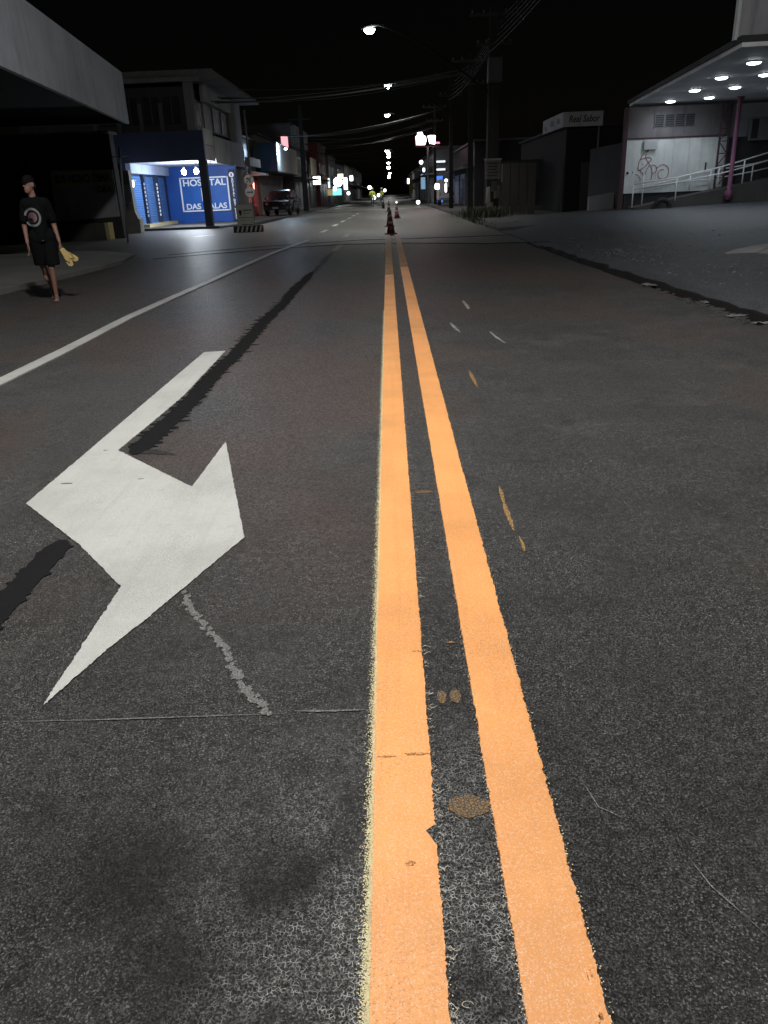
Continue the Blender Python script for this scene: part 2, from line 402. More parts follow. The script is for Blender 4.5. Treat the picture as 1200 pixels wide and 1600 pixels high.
tag(cp, 'pale concrete hump on the forecourt at the right edge of the photo', 'concrete patch')

# ------------------------------------------------------------------ road markings
YEL = paint('orange_yellow_paint', (0.95, 0.405, 0.122), 0.4, (0.30, 0.14, 0.05), (0.62, 0.25, 0.07), 0.42)
WHT = paint('white_marking_paint', (0.51, 0.51, 0.485), 0.8, (0.13, 0.13, 0.125), (0.30, 0.29, 0.27))
WHT2 = paint('older_white_paint', (0.46, 0.46, 0.44), 0.5, (0.08, 0.08, 0.08), (0.25, 0.25, 0.24))
YWORN = worn_paint('worn_yellow_paint', (0.66, 0.36, 0.17), (0.30, 0.20, 0.13), 0.35, 0.6, 5)
FAINT = worn_paint('faint_white_paint', (0.42, 0.42, 0.38), (0.07, 0.07, 0.065), 0.36, 0.62, 25)
OLDY = worn_paint('old_yellow_traces', (0.26, 0.15, 0.055), (0.038, 0.035, 0.03), 0.44, 0.60, 170)
SPLAT = worn_paint('white_splashes', (0.26, 0.26, 0.25), (0.05, 0.049, 0.048), 0.36, 0.72, 120)
def line_strip(name, xl, xr, y0, y1, mat, fuzzL, fuzzR, z=0.005, parent=None):
    y = y0; rows = []
    while y < y1:
        p = Vector((0, y, 0))
        l = xl(y)+fuzzL*(noise.noise(Vector((xl(0), y*160, 1)))+0.8*noise.noise(Vector((xl(0), y*45, 2)))+0.6*noise.noise(Vector((xl(0), y*6, 3))))
        r = xr(y)+fuzzR*(noise.noise(Vector((xr(0), y*160, 4)))+0.8*noise.noise(Vector((xr(0), y*45, 5)))+0.6*noise.noise(Vector((xr(0), y*6, 6))))
        rows.append((l, r, y)); y += max(0.0035, y*0.0022)
    m = MB(); k = len(rows)
    for l, r, y in rows: m.v += [(l-0.001, y, 0.0005), (l, y, z), (l+0.012, y, z+0.0006), (r-0.012, y, z+0.0006), (r, y, z), (r+0.001, y, 0.0005)]
    for i in range(k-1):
        for j in range(5): m.f.append((i*6+j, i*6+j+1, (i+1)*6+j+1, (i+1)*6+j))
    return m.build(name, mat, parent)
xL0 = lambda y: -0.085-0.0015*y; xL1 = lambda y: 0.063-0.0015*y
xR0 = lambda y: 0.197-0.0006*y; xR1 = lambda y: 0.341-0.0006*y
o = line_strip('yellow_line', xL0, xL1, 0.35, 14.2, YEL, 0.0022, 0.0042, parent=road); tag(o, 'fresh orange-yellow centre stripe, the left of the pair')
o = line_strip('yellow_line', xR0, xR1, 0.35, 15.6, YEL, 0.0035, 0.0040, parent=road); tag(o, 'fresh orange-yellow centre stripe, the right of the pair')
o = line_strip('worn_yellow_line', xL0, xL1, 14.2, 27.8, YWORN, 0.004, 0.004, 0.012, road)
o = line_strip('worn_yellow_line', xR0, xR1, 15.6, 27.8, YWORN, 0.004, 0.004, 0.012, road)
PINKW = worn_paint('rubbed_pink_paint', (0.40, 0.27, 0.20), (0.12, 0.115, 0.10), 0.35, 0.6, 8)
line_strip('worn_yellow_line', lambda y: -0.16, lambda y: -0.03, 28.6, 75, PINKW, 0.004, 0.004, 0.006, road2)
line_strip('worn_yellow_line', lambda y: 0.17, lambda y: 0.27, 28.6, 60, worn_paint('rubbed_paint_b', (0.22, 0.19, 0.16), (0.12, 0.115, 0.10), 0.4, 0.65, 8), 0.004, 0.004, 0.006, road2)
# soft overspray of yellow beads along the left stripe and strings of paint in the gap
rnd = random.Random(3)
spk = MB(); spw = MB()
def speck(m, x, y, r, z=0.0035):
    a = rnd.uniform(0, 6.28); k = rnd.uniform(0.5, 1.0); z += rnd.random()*0.0012
    m.add([(x+r*math.cos(a+q)*(1 if i % 2 else k), y+r*math.sin(a+q)*(1 if i % 2 else k), z) for i, q in enumerate((0, 1.57, 3.14, 4.71))], [(0, 1, 2, 3)])
for i in range(22000):
    y = 0.7+9.0*rnd.random()**2.0
    d = abs(rnd.gauss(0, 0.0095))
    if d > 0.05: continue
    speck(spk, xL0(y)-d+0.006, y, rnd.uniform(0.0007, 0.0018)*(1+y*0.15), 0.0062 if d < 0.009 else 0.0042)
for i in range(1500):
    y = 0.7+6.0*rnd.random()**2.0; s = rnd.choice((0, 1, 1, 2))
    x = (xL1(y)+abs(rnd.gauss(0, 0.008))) if s == 0 else ((xR0(y)-abs(rnd.gauss(0, 0.005))) if s == 1 else xR1(y)+abs(rnd.gauss(0, 0.006)))
    speck(spw if s < 2 else spk, x, y, rnd.uniform(0.001, 0.0022), 0.0042)
for i in range(170):
    y = 0.75+5.5*rnd.random()**1.6; x = xL1(y)+rnd.uniform(-0.002, 0.01); L = rnd.choice((0.004, 0.006, 0.008, 0.010, 0.012, 0.016, 0.022)); t = rnd.uniform(-0.4, 0.4); wd = rnd.uniform(0.0003, 0.0008)+y*0.0001; z_ = 0.0058+0.000003*i
    pts = [(x+L*q, y+t*L*q+0.004*math.sin(q*5+i)) for q in (0, .25, .5, .75, 1)]
    for (a, b) in zip(pts, pts[1:]):
        spw.add([(a[0], a[1]-wd, z_), (b[0], b[1]-wd, z_), (b[0], b[1]+wd, z_), (a[0], a[1]+wd, z_)], [(0, 1, 2, 3)])
for cx, cy, cr in ((0.095, 0.93, 0.010),):
    k = 14; wd = 0.0007
    for j in range(k-3):
        a, b = 2*math.pi*j/k, 2*math.pi*(j+1)/k
        spw.add([(cx+(cr+s)*math.cos(q), cy+0.6*(cr+s)*math.sin(q), 0.0048) for q, s in ((a, -wd), (b, -wd), (b, wd), (a, wd))], [(0, 1, 2, 3)])
tag(spk.build('paint_overspray', M('bead_yellow', (0.86, 0.76, 0.45), 0.5, 0.2, 40), road), 'fuzzy rim of yellow overspray beside the left centre stripe', kind='stuff')
tag(spw.build('paint_strings', M('paint_string', (0.62, 0.56, 0.45), 0.5, 0.2, 40), road), 'thin pale strings of paint between the centre stripes', kind='stuff')
# marks on and between the stripes
SCUF = worn_paint('scuffs', (0.30, 0.13, 0.04), (0.88, 0.38, 0.11), 0.42, 0.55, 90)
for k, (px, py, rx, ry) in enumerate(((650, 1181, 0.026, 0.005), (652, 1020, 0.018, 0.004), (705, 1006, 0.012, 0.003), (605, 1185, 0.02, 0.003), (640, 1352, 0.012, 0.008))):
    flat_poly('scuff_mark', blob(G(px, py), rx, ry, 20, 0.5, k+11), 0.0068, SCUF, road, 0.001)
h = [G(*p) for p in ((666, 1301), (678, 1292), (684, 1293), (687, 1326), (679, 1318))]
flat_poly('paint_chip', h, 0.0070, A_new, road, 0.001)
for k in range(34):
    y = 0.85+rnd.random()**1.5*0.9; x = xR1(y)-0.012-abs(rnd.gauss(0, 0.006))
    flat_poly('paint_chip', blob((x, y), rnd.uniform(.001, .0028), rnd.uniform(.002, .009), 8, 0.4, k+60), 0.0068, SCUF, road, 0.001) if y < 1.05 else None
for k, (px, py, rx, ry) in enumerate(((733, 1260, 0.050, 0.036), (690, 1089, 0.014, 0.030), (711, 1088, 0.016, 0.032), (662, 769, 0.046, 0.020))):
    flat_poly('old_paint_trace', blob(G(px, py), rx, ry, 60, 0.18, k+21), 0.0016, OLDY, road, 0.001)
def sliver(name, pxs, wd, mat, z=0.0034, parent=road):
    p = [G(*q) for q in pxs]; up = []; dn = []
    fine = [p[i].lerp(p[i+1], k/30) for i in range(len(p)-1) for k in range(30)]+[p[-1]]
    for i, q in enumerate(fine):
        d = (fine[min(i+1, len(fine)-1)]-fine[max(0, i-1)]).normalized(); nn = Vector((-d.y, d.x, 0))
        t = min(1, 3*min(i, len(fine)-1-i)/len(fine))
        wv = wd*(0.25+0.75*t)*(1+0.8*noise.noise(q*8)+0.5*noise.noise(q*45))
        up.append(q+nn*wv); dn.append(q-nn*wv)
    m = MB(); n_ = len(fine)
    m.v = [(p.x, p.y, z) for p in up]+[(p.x, p.y, z) for p in dn]; m.f = [(i, i+1, n_+i+1, n_+i) for i in range(n_-1)]
    return m.build(name, mat, parent)
OLDY2 = worn_paint('old_yellow_ticks', (0.50, 0.28, 0.08), (0.04, 0.035, 0.03), 0.42, 0.60, 80)
sliver('old_paint_tick', ((780, 760), (790, 795), (803, 830)), 0.010, OLDY2)
sliver('old_paint_tick', ((811, 838), (816, 850), (820, 862)), 0.006, OLDY2)
sliver('old_paint_tick', ((733, 580), (739, 592), (746, 606)), 0.014, OLDY2)
sliver('old_paint_tick', ((723, 470), (728, 476), (733, 484)), 0.022, FAINT)
sliver('old_paint_tick', ((704, 505), (711, 513), (719, 520)), 0.018, FAINT)
sliver('old_paint_tick', ((765, 518), (775, 527), (790, 537)), 0.014, FAINT)
dm = MB(); dk = 0
for path, nb, rr_ in ((((288, 925), (300, 955), (325, 985), (350, 1010), (366, 1045), (374, 1060)), 150, 0.010), (((378, 1068), (390, 1085), (402, 1097), (420, 1117)), 70, 0.009)):
    P = [G(*q) for q in path]
    for i in range(nb):
        f_ = i/nb*(len(P)-1); p = P[int(f_)].lerp(P[int(f_)+1], f_-int(f_))
        p = p+Vector((rnd.gauss(0, 0.006), rnd.gauss(0, 0.006), 0)); dk += 1; r_ = rr_*rnd.uniform(.35, 1.15)
        dm.sheet([(q.x, q.y, 0.0016+0.000008*dk) for q in blob(p, r_, r_*1.2, 14, 0.5, dk+200)])
tag(dm.build('paint_drip', SPLAT, road), 'trail of dried pale paint drips below the arrow')
sliver('chalk_line', ((0, 1129), (150, 1126), (300, 1121), (440, 1116)), 0.0022, SPLAT)
sliver('chalk_line', ((460, 1112), (520, 1112), (578, 1110)), 0.004, SPLAT)
sliver('chalk_line', ((905, 1215), (935, 1262), (975, 1280)), 0.0014, SPLAT)
sliver('chalk_line', ((1075, 1340), (1110, 1385), (1200, 1465)), 0.0016, SPLAT)
# the white turn arrow
arrow_px = [(319, 551), (352, 549), (289, 617), (240, 659), (184.5, 704.5), (300, 762), (353, 691), (366, 760), (382, 841), (225, 972), (172, 1013), (66, 1106), (189, 918), (125, 853), (41, 788), (127, 715), (225, 631)]
ar = flat_poly('arrow_marking', jit([G(*p) for p in arrow_px], 0.0055, 0.007), 0.0055, WHT, road, 0.005)
tag(ar, 'big white thermoplastic turn arrow painted on the asphalt')
for k, (px, py, rx, ry) in enumerate(((105, 757, 0.03, 0.006), (220, 750, 0.016, 0.004), (165, 705, 0.012, 0.003))):
    flat_poly('scuff_mark', blob(G(px, py), rx, ry, 16, 0.5, k+31), 0.0070, M('dark_scuff', (0.06, 0.06, 0.055), 0.8), road, 0.001)
# white edge line
el = [(-70, 632), (0, 598), (100, 549), (200, 497), (262, 469), (328, 440), (380, 416), (427, 395.5), (482, 375.5)]
ec = [G(*p) for p in el]; up = []; dn = []
fine = [ec[i].lerp(ec[i+1], k/40) for i in range(len(ec)-1) for k in range(40)]+[ec[-1]]
for i, q in enumerate(fine):
    wv = 0.072+0.008*noise.noise(q*3)+0.004*noise.noise(q*20)
    up.append(q+Vector((-wv, 0, 0))); dn.append(q+Vector((wv, 0, 0)))
tag(flat_poly('edge_line', up+dn[::-1], 0.0125, WHT2, road, 0.011), 'solid white line bending along the left of the lane')
# tar stripes that cover an older lane line
def tar_stripe(y0, y1, wl, wr, seed, cx=-1.50):
    L = []; Rr = []; y = y0
    while y < y1:
        e = min(1.0, (y-y0)/0.12, (y1-y)/(1.2 if y1 > 4 else 0.08))**0.5 if y1-y > 0 else 0
        sp = max(0.0, noise.noise(Vector((seed, y*17, 2)))+0.5*noise.noise(Vector((seed, y*40, 2))))*0.16*(1 if y > 3.3 else 0.4)
        sp2 = max(0.0, noise.noise(Vector((seed+4, y*19, 5)))+0.5*noise.noise(Vector((seed, y*45, 7))))*0.10*(1 if y > 3.3 else 0.4)
        c = cx+0.05*noise.noise(Vector((seed, y*0.6, 0)))
        L.append(Vector((c-(wl+sp)*e, y, 0))); Rr.append(Vector((c+(wr+sp2)*e, y, 0))); y += 0.008+y*0.002
    return L+Rr[::-1]
flat_poly('tar_stripe', tar_stripe(-0.6, 3.04, 0.05, 0.06, 3, -1.46), 0.0042, TAR, road, 0.003)
flat_poly('tar_stripe', tar_stripe(4.22, 15.4, 0.06, 0.07, 8, -1.50), 0.0042, TAR, road, 0.003)
flat_poly('tar_stripe', tar_stripe(15.0, 20.4, 0.03, 0.03, 12, -1.46), 0.0042, M('thin_tar', (0.02, 0.02, 0.02), 0.6), road, 0.003)
sliver('tar_stain', ((205, 708), (240, 706), (275, 711)), 0.03, worn_paint('thin_tar_stain', (0.012, 0.012, 0.012), (0.042, 0.040, 0.039), 0.4, 0.6, 40))
# dashes
def dash(px, hl, wd, mat, parent=road2, z=0.007, dx=0.0):
    c = G(*px)
    return flat_poly('lane_dash', jit([(c.x-wd, c.y-hl, 0), (c.x+wd, c.y-hl, 0), (c.x+wd+dx, c.y+hl, 0), (c.x-wd+dx, c.y+hl, 0)], 0.01, 0.1), z, mat, parent, 0.005)
for p in ((505, 361.5), (523, 352), (535, 346), (545, 341), (552, 337), (558, 334)): dash(p, 1.2, 0.085, WHT, dx=0.05)
dash((541, 368.5), 1.3, 0.09, FAINT); dash((528, 386.5), 1.5, 0.08, worn_paint('faint_yellow', (0.35, 0.31, 0.20), (0.07, 0.07, 0.065), 0.36, 0.6, 25), road)
sliver('lane_dash', ((378, 383.5), (395, 381), (412, 378.5)), 0.07, FAINT, 0.0105, road2)
sliver('lane_dash', ((302, 371), (320, 368.5), (338, 366.8)), 0.10, WHT2, 0.010, ap)
for yy, wv in ((70.5, 0.5), (86.5, 0.7)):
    MB().sheet([(-5.8, yy-wv, 0.006), (3.3, yy-wv+0.6, 0.006), (3.3, yy+wv+0.6, 0.006), (-5.8, yy+wv, 0.006)]).build('crossing_line', WHT2, road2)

# rubble on the forecourt, litter in the gutter, weeds
st = MB(); rnd = random.Random(12)
ICO = [(0, 0, 1), (.89, 0, .45), (.28, .85, .45), (-.72, .53, .45), (-.72, -.53, .45), (.28, -.85, .45), (.72, .53, -.45), (-.28, .85, -.45), (-.89, 0, -.45), (-.28, -.85, -.45), (.72, -.53, -.45), (0, 0, -1)]
ICF = [(0, 1, 2), (0, 2, 3), (0, 3, 4), (0, 4, 5), (0, 5, 1), (1, 6, 2), (2, 7, 3), (3, 8, 4), (4, 9, 5), (5, 10, 1), (6, 7, 2), (7, 8, 3), (8, 9, 4), (9, 10, 5), (10, 6, 1), (11, 7, 6), (11, 8, 7), (11, 9, 8), (11, 10, 9), (11, 6, 10)]
def stone(m, x, y, z, r):
    m.add([(x+p[0]*r*rnd.uniform(.7, 1.3), y+p[1]*r*rnd.uniform(.7, 1.3), z+p[2]*r*0.6*rnd.uniform(.7, 1.2)) for p in ICO], ICF)
for i in range(600):
    y = rnd.uniform(9, 24); x = kerb_x(min(y, 21))+0.35+abs(rnd.gauss(0, 1.3)) if i % 3 else G(rnd.gauss(960, 40), rnd.gauss(392, 7), 0.17).x
    if i % 3 == 0: y = G(960, 392, 0.17).y+rnd.gauss(0, 1.2)
    if x > 9: continue
    stone(st, x, y, (lot_z(x, y) if x > kerb_x(min(y, 21))+.32+max(0, (y-19.5)*.5) else -0.09)+0.005, rnd.choice((.006, .008, .01, .014, .02, .03)))
bk = MB()
for i in range(60):
    y = 7.6+abs(rnd.gauss(0, 1.6)); x = kerb_x(y)-abs(rnd.gauss(0, 0.07))+0.03; r_ = rnd.choice((.012, .02, .03, .05, .07))
    k = rnd.randint(4, 6); a0 = rnd.uniform(0, 6)
    bk.prism([(x+r_*1.3*rnd.uniform(.5, 1)*math.cos(a0+6.283*j/k), y+r_*rnd.uniform(.5, 1)*math.sin(a0+6.283*j/k)) for j in range(k)], 0.0, rnd.uniform(.006, .02))
tag(bk.build('broken_kerb', wall_mat('kerb_chip', (0.07, 0.07, 0.07), 0.5)), 'broken pale kerb fragments along the right gutter', 'kerb fragments', kind='stuff')
tag(st.build('rubble', M('rubble_stone', (0.12, 0.12, 0.12), 0.9, 0.5, 5)), 'scattered small stones along the broken edge of the forecourt', 'rubble', kind='stuff')
def scrap(px, z, sx, sy, seed, lab):
    c = G(px[0], px[1], z); m = MB(); rr = random.Random(seed); k = 7
    for i in range(k):
        for j in range(k):
            u, v = i/(k-1)-.5, j/(k-1)-.5
            m.v.append((u*sx*(1+rr.uniform(-.2, .2)), v*sy*(1+rr.uniform(-.2, .2)), 0.012+abs(noise.noise(Vector((u*4, v*4, seed))))*0.09*sx*2+0.02*rr.random()*sx))
    for i in range(k-1):
        for j in range(k-1): m.f.append((i*k+j, i*k+j+1, (i+1)*k+j+1, (i+1)*k+j))
    o = m.build('litter', M('white_plastic', (0.17, 0.17, 0.17), 0.45, 0.2, 9)); o.location = c
    sm = o.modifiers.new('thick', 'SOLIDIFY'); sm.thickness = 0.003
    tag(o, lab, 'litter', 'white scraps of litter')
scrap((1022, 447), -0.0, 0.32, 0.12, 1, 'flat white scrap of litter lying at the dark gutter edge')
scrap((1112, 474), -0.0, 0.22, 0.10, 2, 'crumpled white scrap beside the broken end of the gutter')
scrap((1150, 496), 0.0, 0.20, 0.06, 3, 'thin white strip of litter on the road by the gutter')
scrap((1194, 507), 0.0, 0.22, 0.06, 4, 'white strip of litter at the right edge of the photo')
scrap((836, 341), 0.12, 0.35, 0.35, 5, 'white scrap on the pavement right of the posted utility pole')
scrap((803, 346.5), 0.12, 0.25, 0.2, 6, 'small white scrap at the foot of the posted utility pole')
scrap((718.5, 348), 0.12, 0.25, 0.2, 7, 'small white scrap on the pavement left of the weeds')
scrap((893, 373), 0.16, 0.12, 0.1, 8, 'tiny white scrap among the rubble on the forecourt')

# ================================================================== STREET LAMPS, POLES, WIRES
METAL = M('galvanised_metal', (0.20, 0.205, 0.21), 0.55, 0.2, 8, metal=0.5)
POLE = wall_mat('pole_concrete', (0.022, 0.0215, 0.020), 0.5, 0.9)
BLACK = M('black_rubber', (0.012, 0.012, 0.013), 0.6, 0.2, 10)
LAMP = emit('lamp_glass', (0.93, 1.0, 0.97), 80.0)
def luminaire(head, pole_xy, z0, label, power, pole=True, scale=1.0, cone=148, grp='street lamps over the middle of the street'):
    """pole-top bracket, long arm and a drop-glass luminaire"""
    t = thing('street_lamp', label, 'street lamp', (head[0], head[1], head[2]), 0, grp)
    hx, hy, hz = head; px, py = pole_xy
    a = Vector((px-hx, py-hy, z0-hz)); pts = []
    s = 1 if a.x > 0 else -1
    for i in range(13):
        q = i/12; pts.append((a.x*(1-q)+0.42*s*q, a.y*(1-q), a.z*(1-q)**1.35+0.10*q))
    MB().tube(pts, [0.045-0.015*i/12 for i in range(13)], 8).build('arm', M('arm_steel', (0.010, 0.010, 0.011), 0.9, spec=0.1), t, True)
    hb = MB()
    prof = [(-0.30*s, 0.05, 0.02), (-0.2*s, 0.12, 0.06), (0.05*s, 0.14, 0.10), (0.30*s, 0.09, 0.12), (0.52*s, 0.045, 0.10)]
    rings = []
    for x, r, c in prof: rings.append([(x*scale, r*scale*math.cos(b), c*scale+r*scale*0.6*math.sin(b)) for b in (2*math.pi*j/12 for j in range(12))])
    vs = [p for rg in rings for p in rg]
    hb.add(vs, [(i*12+j, i*12+(j+1) % 12, (i+1)*12+(j+1) % 12, (i+1)*12+j) for i in range(4) for j in range(12)]+[tuple(range(11, -1, -1)), tuple(48+j for j in range(12))])
    hb.build('housing', M('arm_steel', (0.010, 0.010, 0.011), 0.9, spec=0.1), t, True)
    g = MB(); k = 14; vs = [(0, 0, -0.16*scale)]
    for lat in (0.35, 0.7, 1.05, 1.4):
        vs += [(0.19*scale*math.sin(lat)*math.cos(2*math.pi*j/k), 0.13*scale*math.sin(lat)*math.sin(2*math.pi*j/k), -0.16*scale*math.cos(lat)) for j in range(k)]
    fs = [(0, 1+j, 1+(j+1) % k) for j in range(k)]+[(1+i*k+j, 1+i*k+(j+1) % k, 1+(i+1)*k+(j+1) % k, 1+(i+1)*k+j) for i in range(3) for j in range(k)]
    g.add(vs, fs).build('lens', LAMP, t, True)
    if power:
        lo_ = point(t, (0, 0, -0.25*scale), power, (1.0, 0.985, 0.95), 0.25, spot=cone if cone < 170 else None); lo_.rotation_euler = (0, R(4), 0)
    return t
LP = 2600
luminaire((-0.7, 3.6, 8.0), (5.3, 5.4), 5.8, 'street lamp over the camera, above the top of the photo', 3200, cone=178)
luminaire((-0.61, 39.3, 8.0), (4.95, 40.0), 5.25, 'nearest and largest lit street lamp at the top of the photo', 2200, scale=1.3)
luminaire((0.19, 58.9, 8.0), (4.6, 59.2), 6.0, 'second lit street lamp of the row, below the largest one', 2200, scale=1.3)
luminaire((0.11, 80.2, 8.0), (4.5, 80), 6.0, 'third and smaller lit street lamp of the row', 2200, scale=1.3)
for k, (y, x, wd) in enumerate(((147, 0.0, 'fourth'), (156, 0.2, 'fifth'), (171, 0.25, 'sixth'), (205, 0.2, 'seventh'), (238, 0.25, 'eighth'), (252, 0.2, 'ninth'), (320, 0.7, 'tenth'), (360, 0.6, 'eleventh'), (410, 0.4, 'twelfth'))):
    luminaire((x, y, 8.0), (4.6, y), 6.0, wd+' lit street lamp of the row, counted from the nearest', 2600 if k in (0, 3) else 0, scale=1.5+0.003*y)

def concrete_pole(name, x, y, h, label, r=0.17, lean=0.0, z=0.12):
    t = thing(name, label, 'utility pole', (x, y, z), 0, 'utility poles along the right pavement')
    # H-section tapered concrete shaft
    m = MB(); w0, w1 = r, r*0.62
    sec = lambda a: [(-a, -a), (a, -a), (a, -a*.55), (a*.35, -a*.45), (a*.35, a*.45), (a, a*.55), (a, a), (-a, a), (-a, a*.55), (-a*.35, a*.45), (-a*.35, -a*.45), (-a, -a*.55)]
    p0, p1 = sec(w0), sec(w1)
    m.add([(p[0], p[1], -0.2) for p in p0]+[(p[0]+lean, p[1], h) for p in p1], [tuple(range(11, -1, -1)), tuple(range(12, 24))]+[(i, (i+1) % 12, 12+(i+1) % 12, 12+i) for i in range(12)])
    m.build('shaft', POLE, t)
    for zz, L in ((h-0.35, 1.1), (h-1.5, 0.8)):
        box('crossarm', M('old_timber', (0.03, 0.028, 0.025), 0.9, 0.4, 5), t, lean-L, lean+L, -w1-0.10, -w1-0.005, zz, zz+0.11)
        for q in (-0.9, -0.45, 0.45, 0.9):
            MB().lathe([(0.02, 0.0), (0.05, 0.03), (0.035, 0.06), (0.055, 0.09), (0.03, 0.15)], 10, (lean+q*L, -w1-0.055, zz+0.11)).build('insulator', M('porcelain', (0.06, 0.05, 0.05), 0.4), t, True)
    return t
p1 = concrete_pole('utility_pole', 4.95, 40.0, 8.6, 'thick concrete utility pole with posters and weeds round its foot', 0.30)
box('transformer', M('transformer_grey', (0.03, 0.03, 0.032), 0.6), p1, -0.33, 0.33, -0.85, -0.24, 5.6, 6.6, 0.06)
PAPER = wall_mat('weathered_paper', (0.16, 0.155, 0.14), 0.6, 0.9)
a, b = atY(760, 247, 39.6), atY(784, 275, 39.6)
box('notice_panel', PAPER, p1, -0.37, 0.36, -0.40, -0.37, 1.62, 2.44)
MB().box(-0.42, 0.40, -0.43, -0.405, 2.42, 2.50).build('panel_rail', METAL, p1)
for k in range(5): box('print_line', M('faded_ink', (0.06, 0.055, 0.05), 0.9), p1, -0.28+0.03*(k % 2), 0.26-0.06*((k*7) % 3), -0.404, -0.4015, 2.26-0.13*k, 2.32-0.13*k)
for k, (x0, x1, z0, z1, c) in enumerate(((-0.33, -0.10, 0.55, 1.30, 0.30), (0.06, 0.34, 0.75, 1.35, 0.14), (-0.30, 0.05, 0.25, 0.6, 0.2), (-0.08, 0.22, 1.05, 1.55, 0.10))):
    MB().add([(x0, -0.325-0.01*k, z0), (x1, -0.33-0.01*k, z0+0.05), (x1-0.02, -0.34-0.01*k, z1), (x0+0.03, -0.32-0.01*k, z1-0.04)], [(0, 1, 2, 3)]).build('torn_poster', wall_mat('poster%d' % k, (c, c*0.97, c*0.9), 0.7), p1)
MB().tube([(0.38, -0.1, 1.5), (0.45, -0.15, 0.8), (0.62, -0.25, -0.1)], 0.03, 6).build('cable_guard', METAL, p1, True)
concrete_pole('utility_pole', 4.45, 59.2, 8.6, 'slim pale concrete pole right of the glowing red sign', 0.15)
concrete_pole('utility_pole', 4.5, 80.0, 8.6, 'distant utility pole behind the slim pale one', 0.15)
concrete_pole('utility_pole', 5.3, 5.4, 8.6, 'utility pole beside the camera, outside the photo on the right', 0.2)
concrete_pole('utility_pole', 4.9, 50.0, 8.2, 'dark utility pole between the posted pole and the slim pale one', 0.17)

# overhead cables, sagging across and along the street
CABLE = M('cable_sheath', (0.025, 0.025, 0.025), 0.55, 0.2, 10)
def cable(a, b, sag, r, lab, grp, nseg=18):
    a, b = Vector(a), Vector(b)
    pts = [a.lerp(b, i/nseg)-Vector((0, 0, sag*4*(i/nseg)*(1-i/nseg))) for i in range(nseg+1)]
    t = MB().tube([p-a for p in pts], r, 6).build('overhead_cable', CABLE, None, True); t.location = a
    tag(t, lab, 'cable', grp)
rnd = random.Random(5)
for k in range(8):
    q = k
    cable((-8.6-0.3*(k % 3), 43.5+0.6*k, 5.8+0.12*k+(0.3 if k > 5 else 0)), (4.9, 42.5+1.0*k, 6.75+0.10*k+0.2*(k % 2)), 0.35+0.1*(k % 3), 0.016 if k % 3 else 0.026, 'thin cable crossing the street below the largest lamp', 'cables crossing the street below the nearest lamp')
for k in range(9):
    cable((-8.0, 62+2.6*k, 5.4+0.15*(k % 4)), (4.5, 58.5+3*k, 6.6+0.25*(k % 3)), 0.45+0.1*(k % 4), 0.02, 'thin cable crossing the street below the second lamp', 'cables crossing the street farther on')
for k in range(6):
    cable((-8.0, 92+7*k, 5.6+0.2*(k % 3)), (4.6, 95+6*k, 6.8), 0.7, 0.03, 'distant cable crossing the street under the far lamps', 'cables crossing the far street')
for k in range(6):
    cable((4.75+0.12*k, 40, 7.0+0.28*k), (4.3+0.1*k, 59.2, 7.0+0.28*k), 0.3, 0.014, 'cable strung along the right pavement from the posted pole', 'cables along the right pavement')
    cable((5.2+0.12*k, 5.4, 7.4+0.2*k), (4.75+0.12*k, 40, 7.0+0.28*k), 0.5, 0.014, 'cable strung over the forecourt towards the posted pole', 'cables over the forecourt')

# ================================================================== LEFT: CANOPY BUILDING WITH WHITE FASCIA
FASC = wall_mat('white_fascia_metal', (0.70, 0.76, 0.84), 0.4, 0.6)
DARKW = wall_mat('dark_wall', (0.035, 0.036, 0.04), 0.4, 0.9)
pf = G(202, 194, 3.6); pn = G(0, 102, 3.6); dr = (pf-pn).normalized(); nrm = Vector((dr.y, -dr.x, 0)); back = -nrm
P0 = pn-dr*9.0
cb = thing('canopy_building', 'low building with a long white fascia over its dark open front', 'building', (pf.x, pf.y, 0.085))
def loc(p): return (p[0]-pf.x, p[1]-pf.y)
m = MB(); q = [P0, pf, pf+back*0.10, P0+back*0.10]
m.prism([loc(p) for p in q], 3.515, 4.93); fo = m.build('fascia', FASC, cb)
MB().prism([loc(p) for p in (P0+back*0.12, pf+back*0.12, pf+back*9, P0+back*9)], 3.75, 3.9).build('canopy_roof', DARKW, cb)
MB().prism([loc(p) for p in (pf+back*0.1, pf+back*9, pf+back*9-dr*0.12, pf+back*0.1-dr*0.12)], 3.53, 4.85).build('side_fascia', DARKW, cb)
MB().prism([loc(p) for p in (P0+back*6.5, pf+back*6.5, pf+back*9, P0+back*9)], 0, 3.74).build('wall', DARKW, cb)
for k in (0.25,):
    c = P0.lerp(pf, k)+back*2.6
    MB().lathe([(0.09, 0), (0.09, 3.75)], 12, (c.x-pf.x, c.y-pf.y, 0)).build('post', M('post_dark', (0.05, 0.05, 0.055), 0.5), cb, True)
c = pf-dr*4+back*4
lampd = MB().lathe([(0.07, 0), (0.10, 0.05), (0.04, 0.12)], 12, (c.x-pf.x, c.y-pf.y, 3.6)).build('ceiling_lamp', emit('dim_lamp', (1.0, 0.8, 0.5), 0.25), cb)

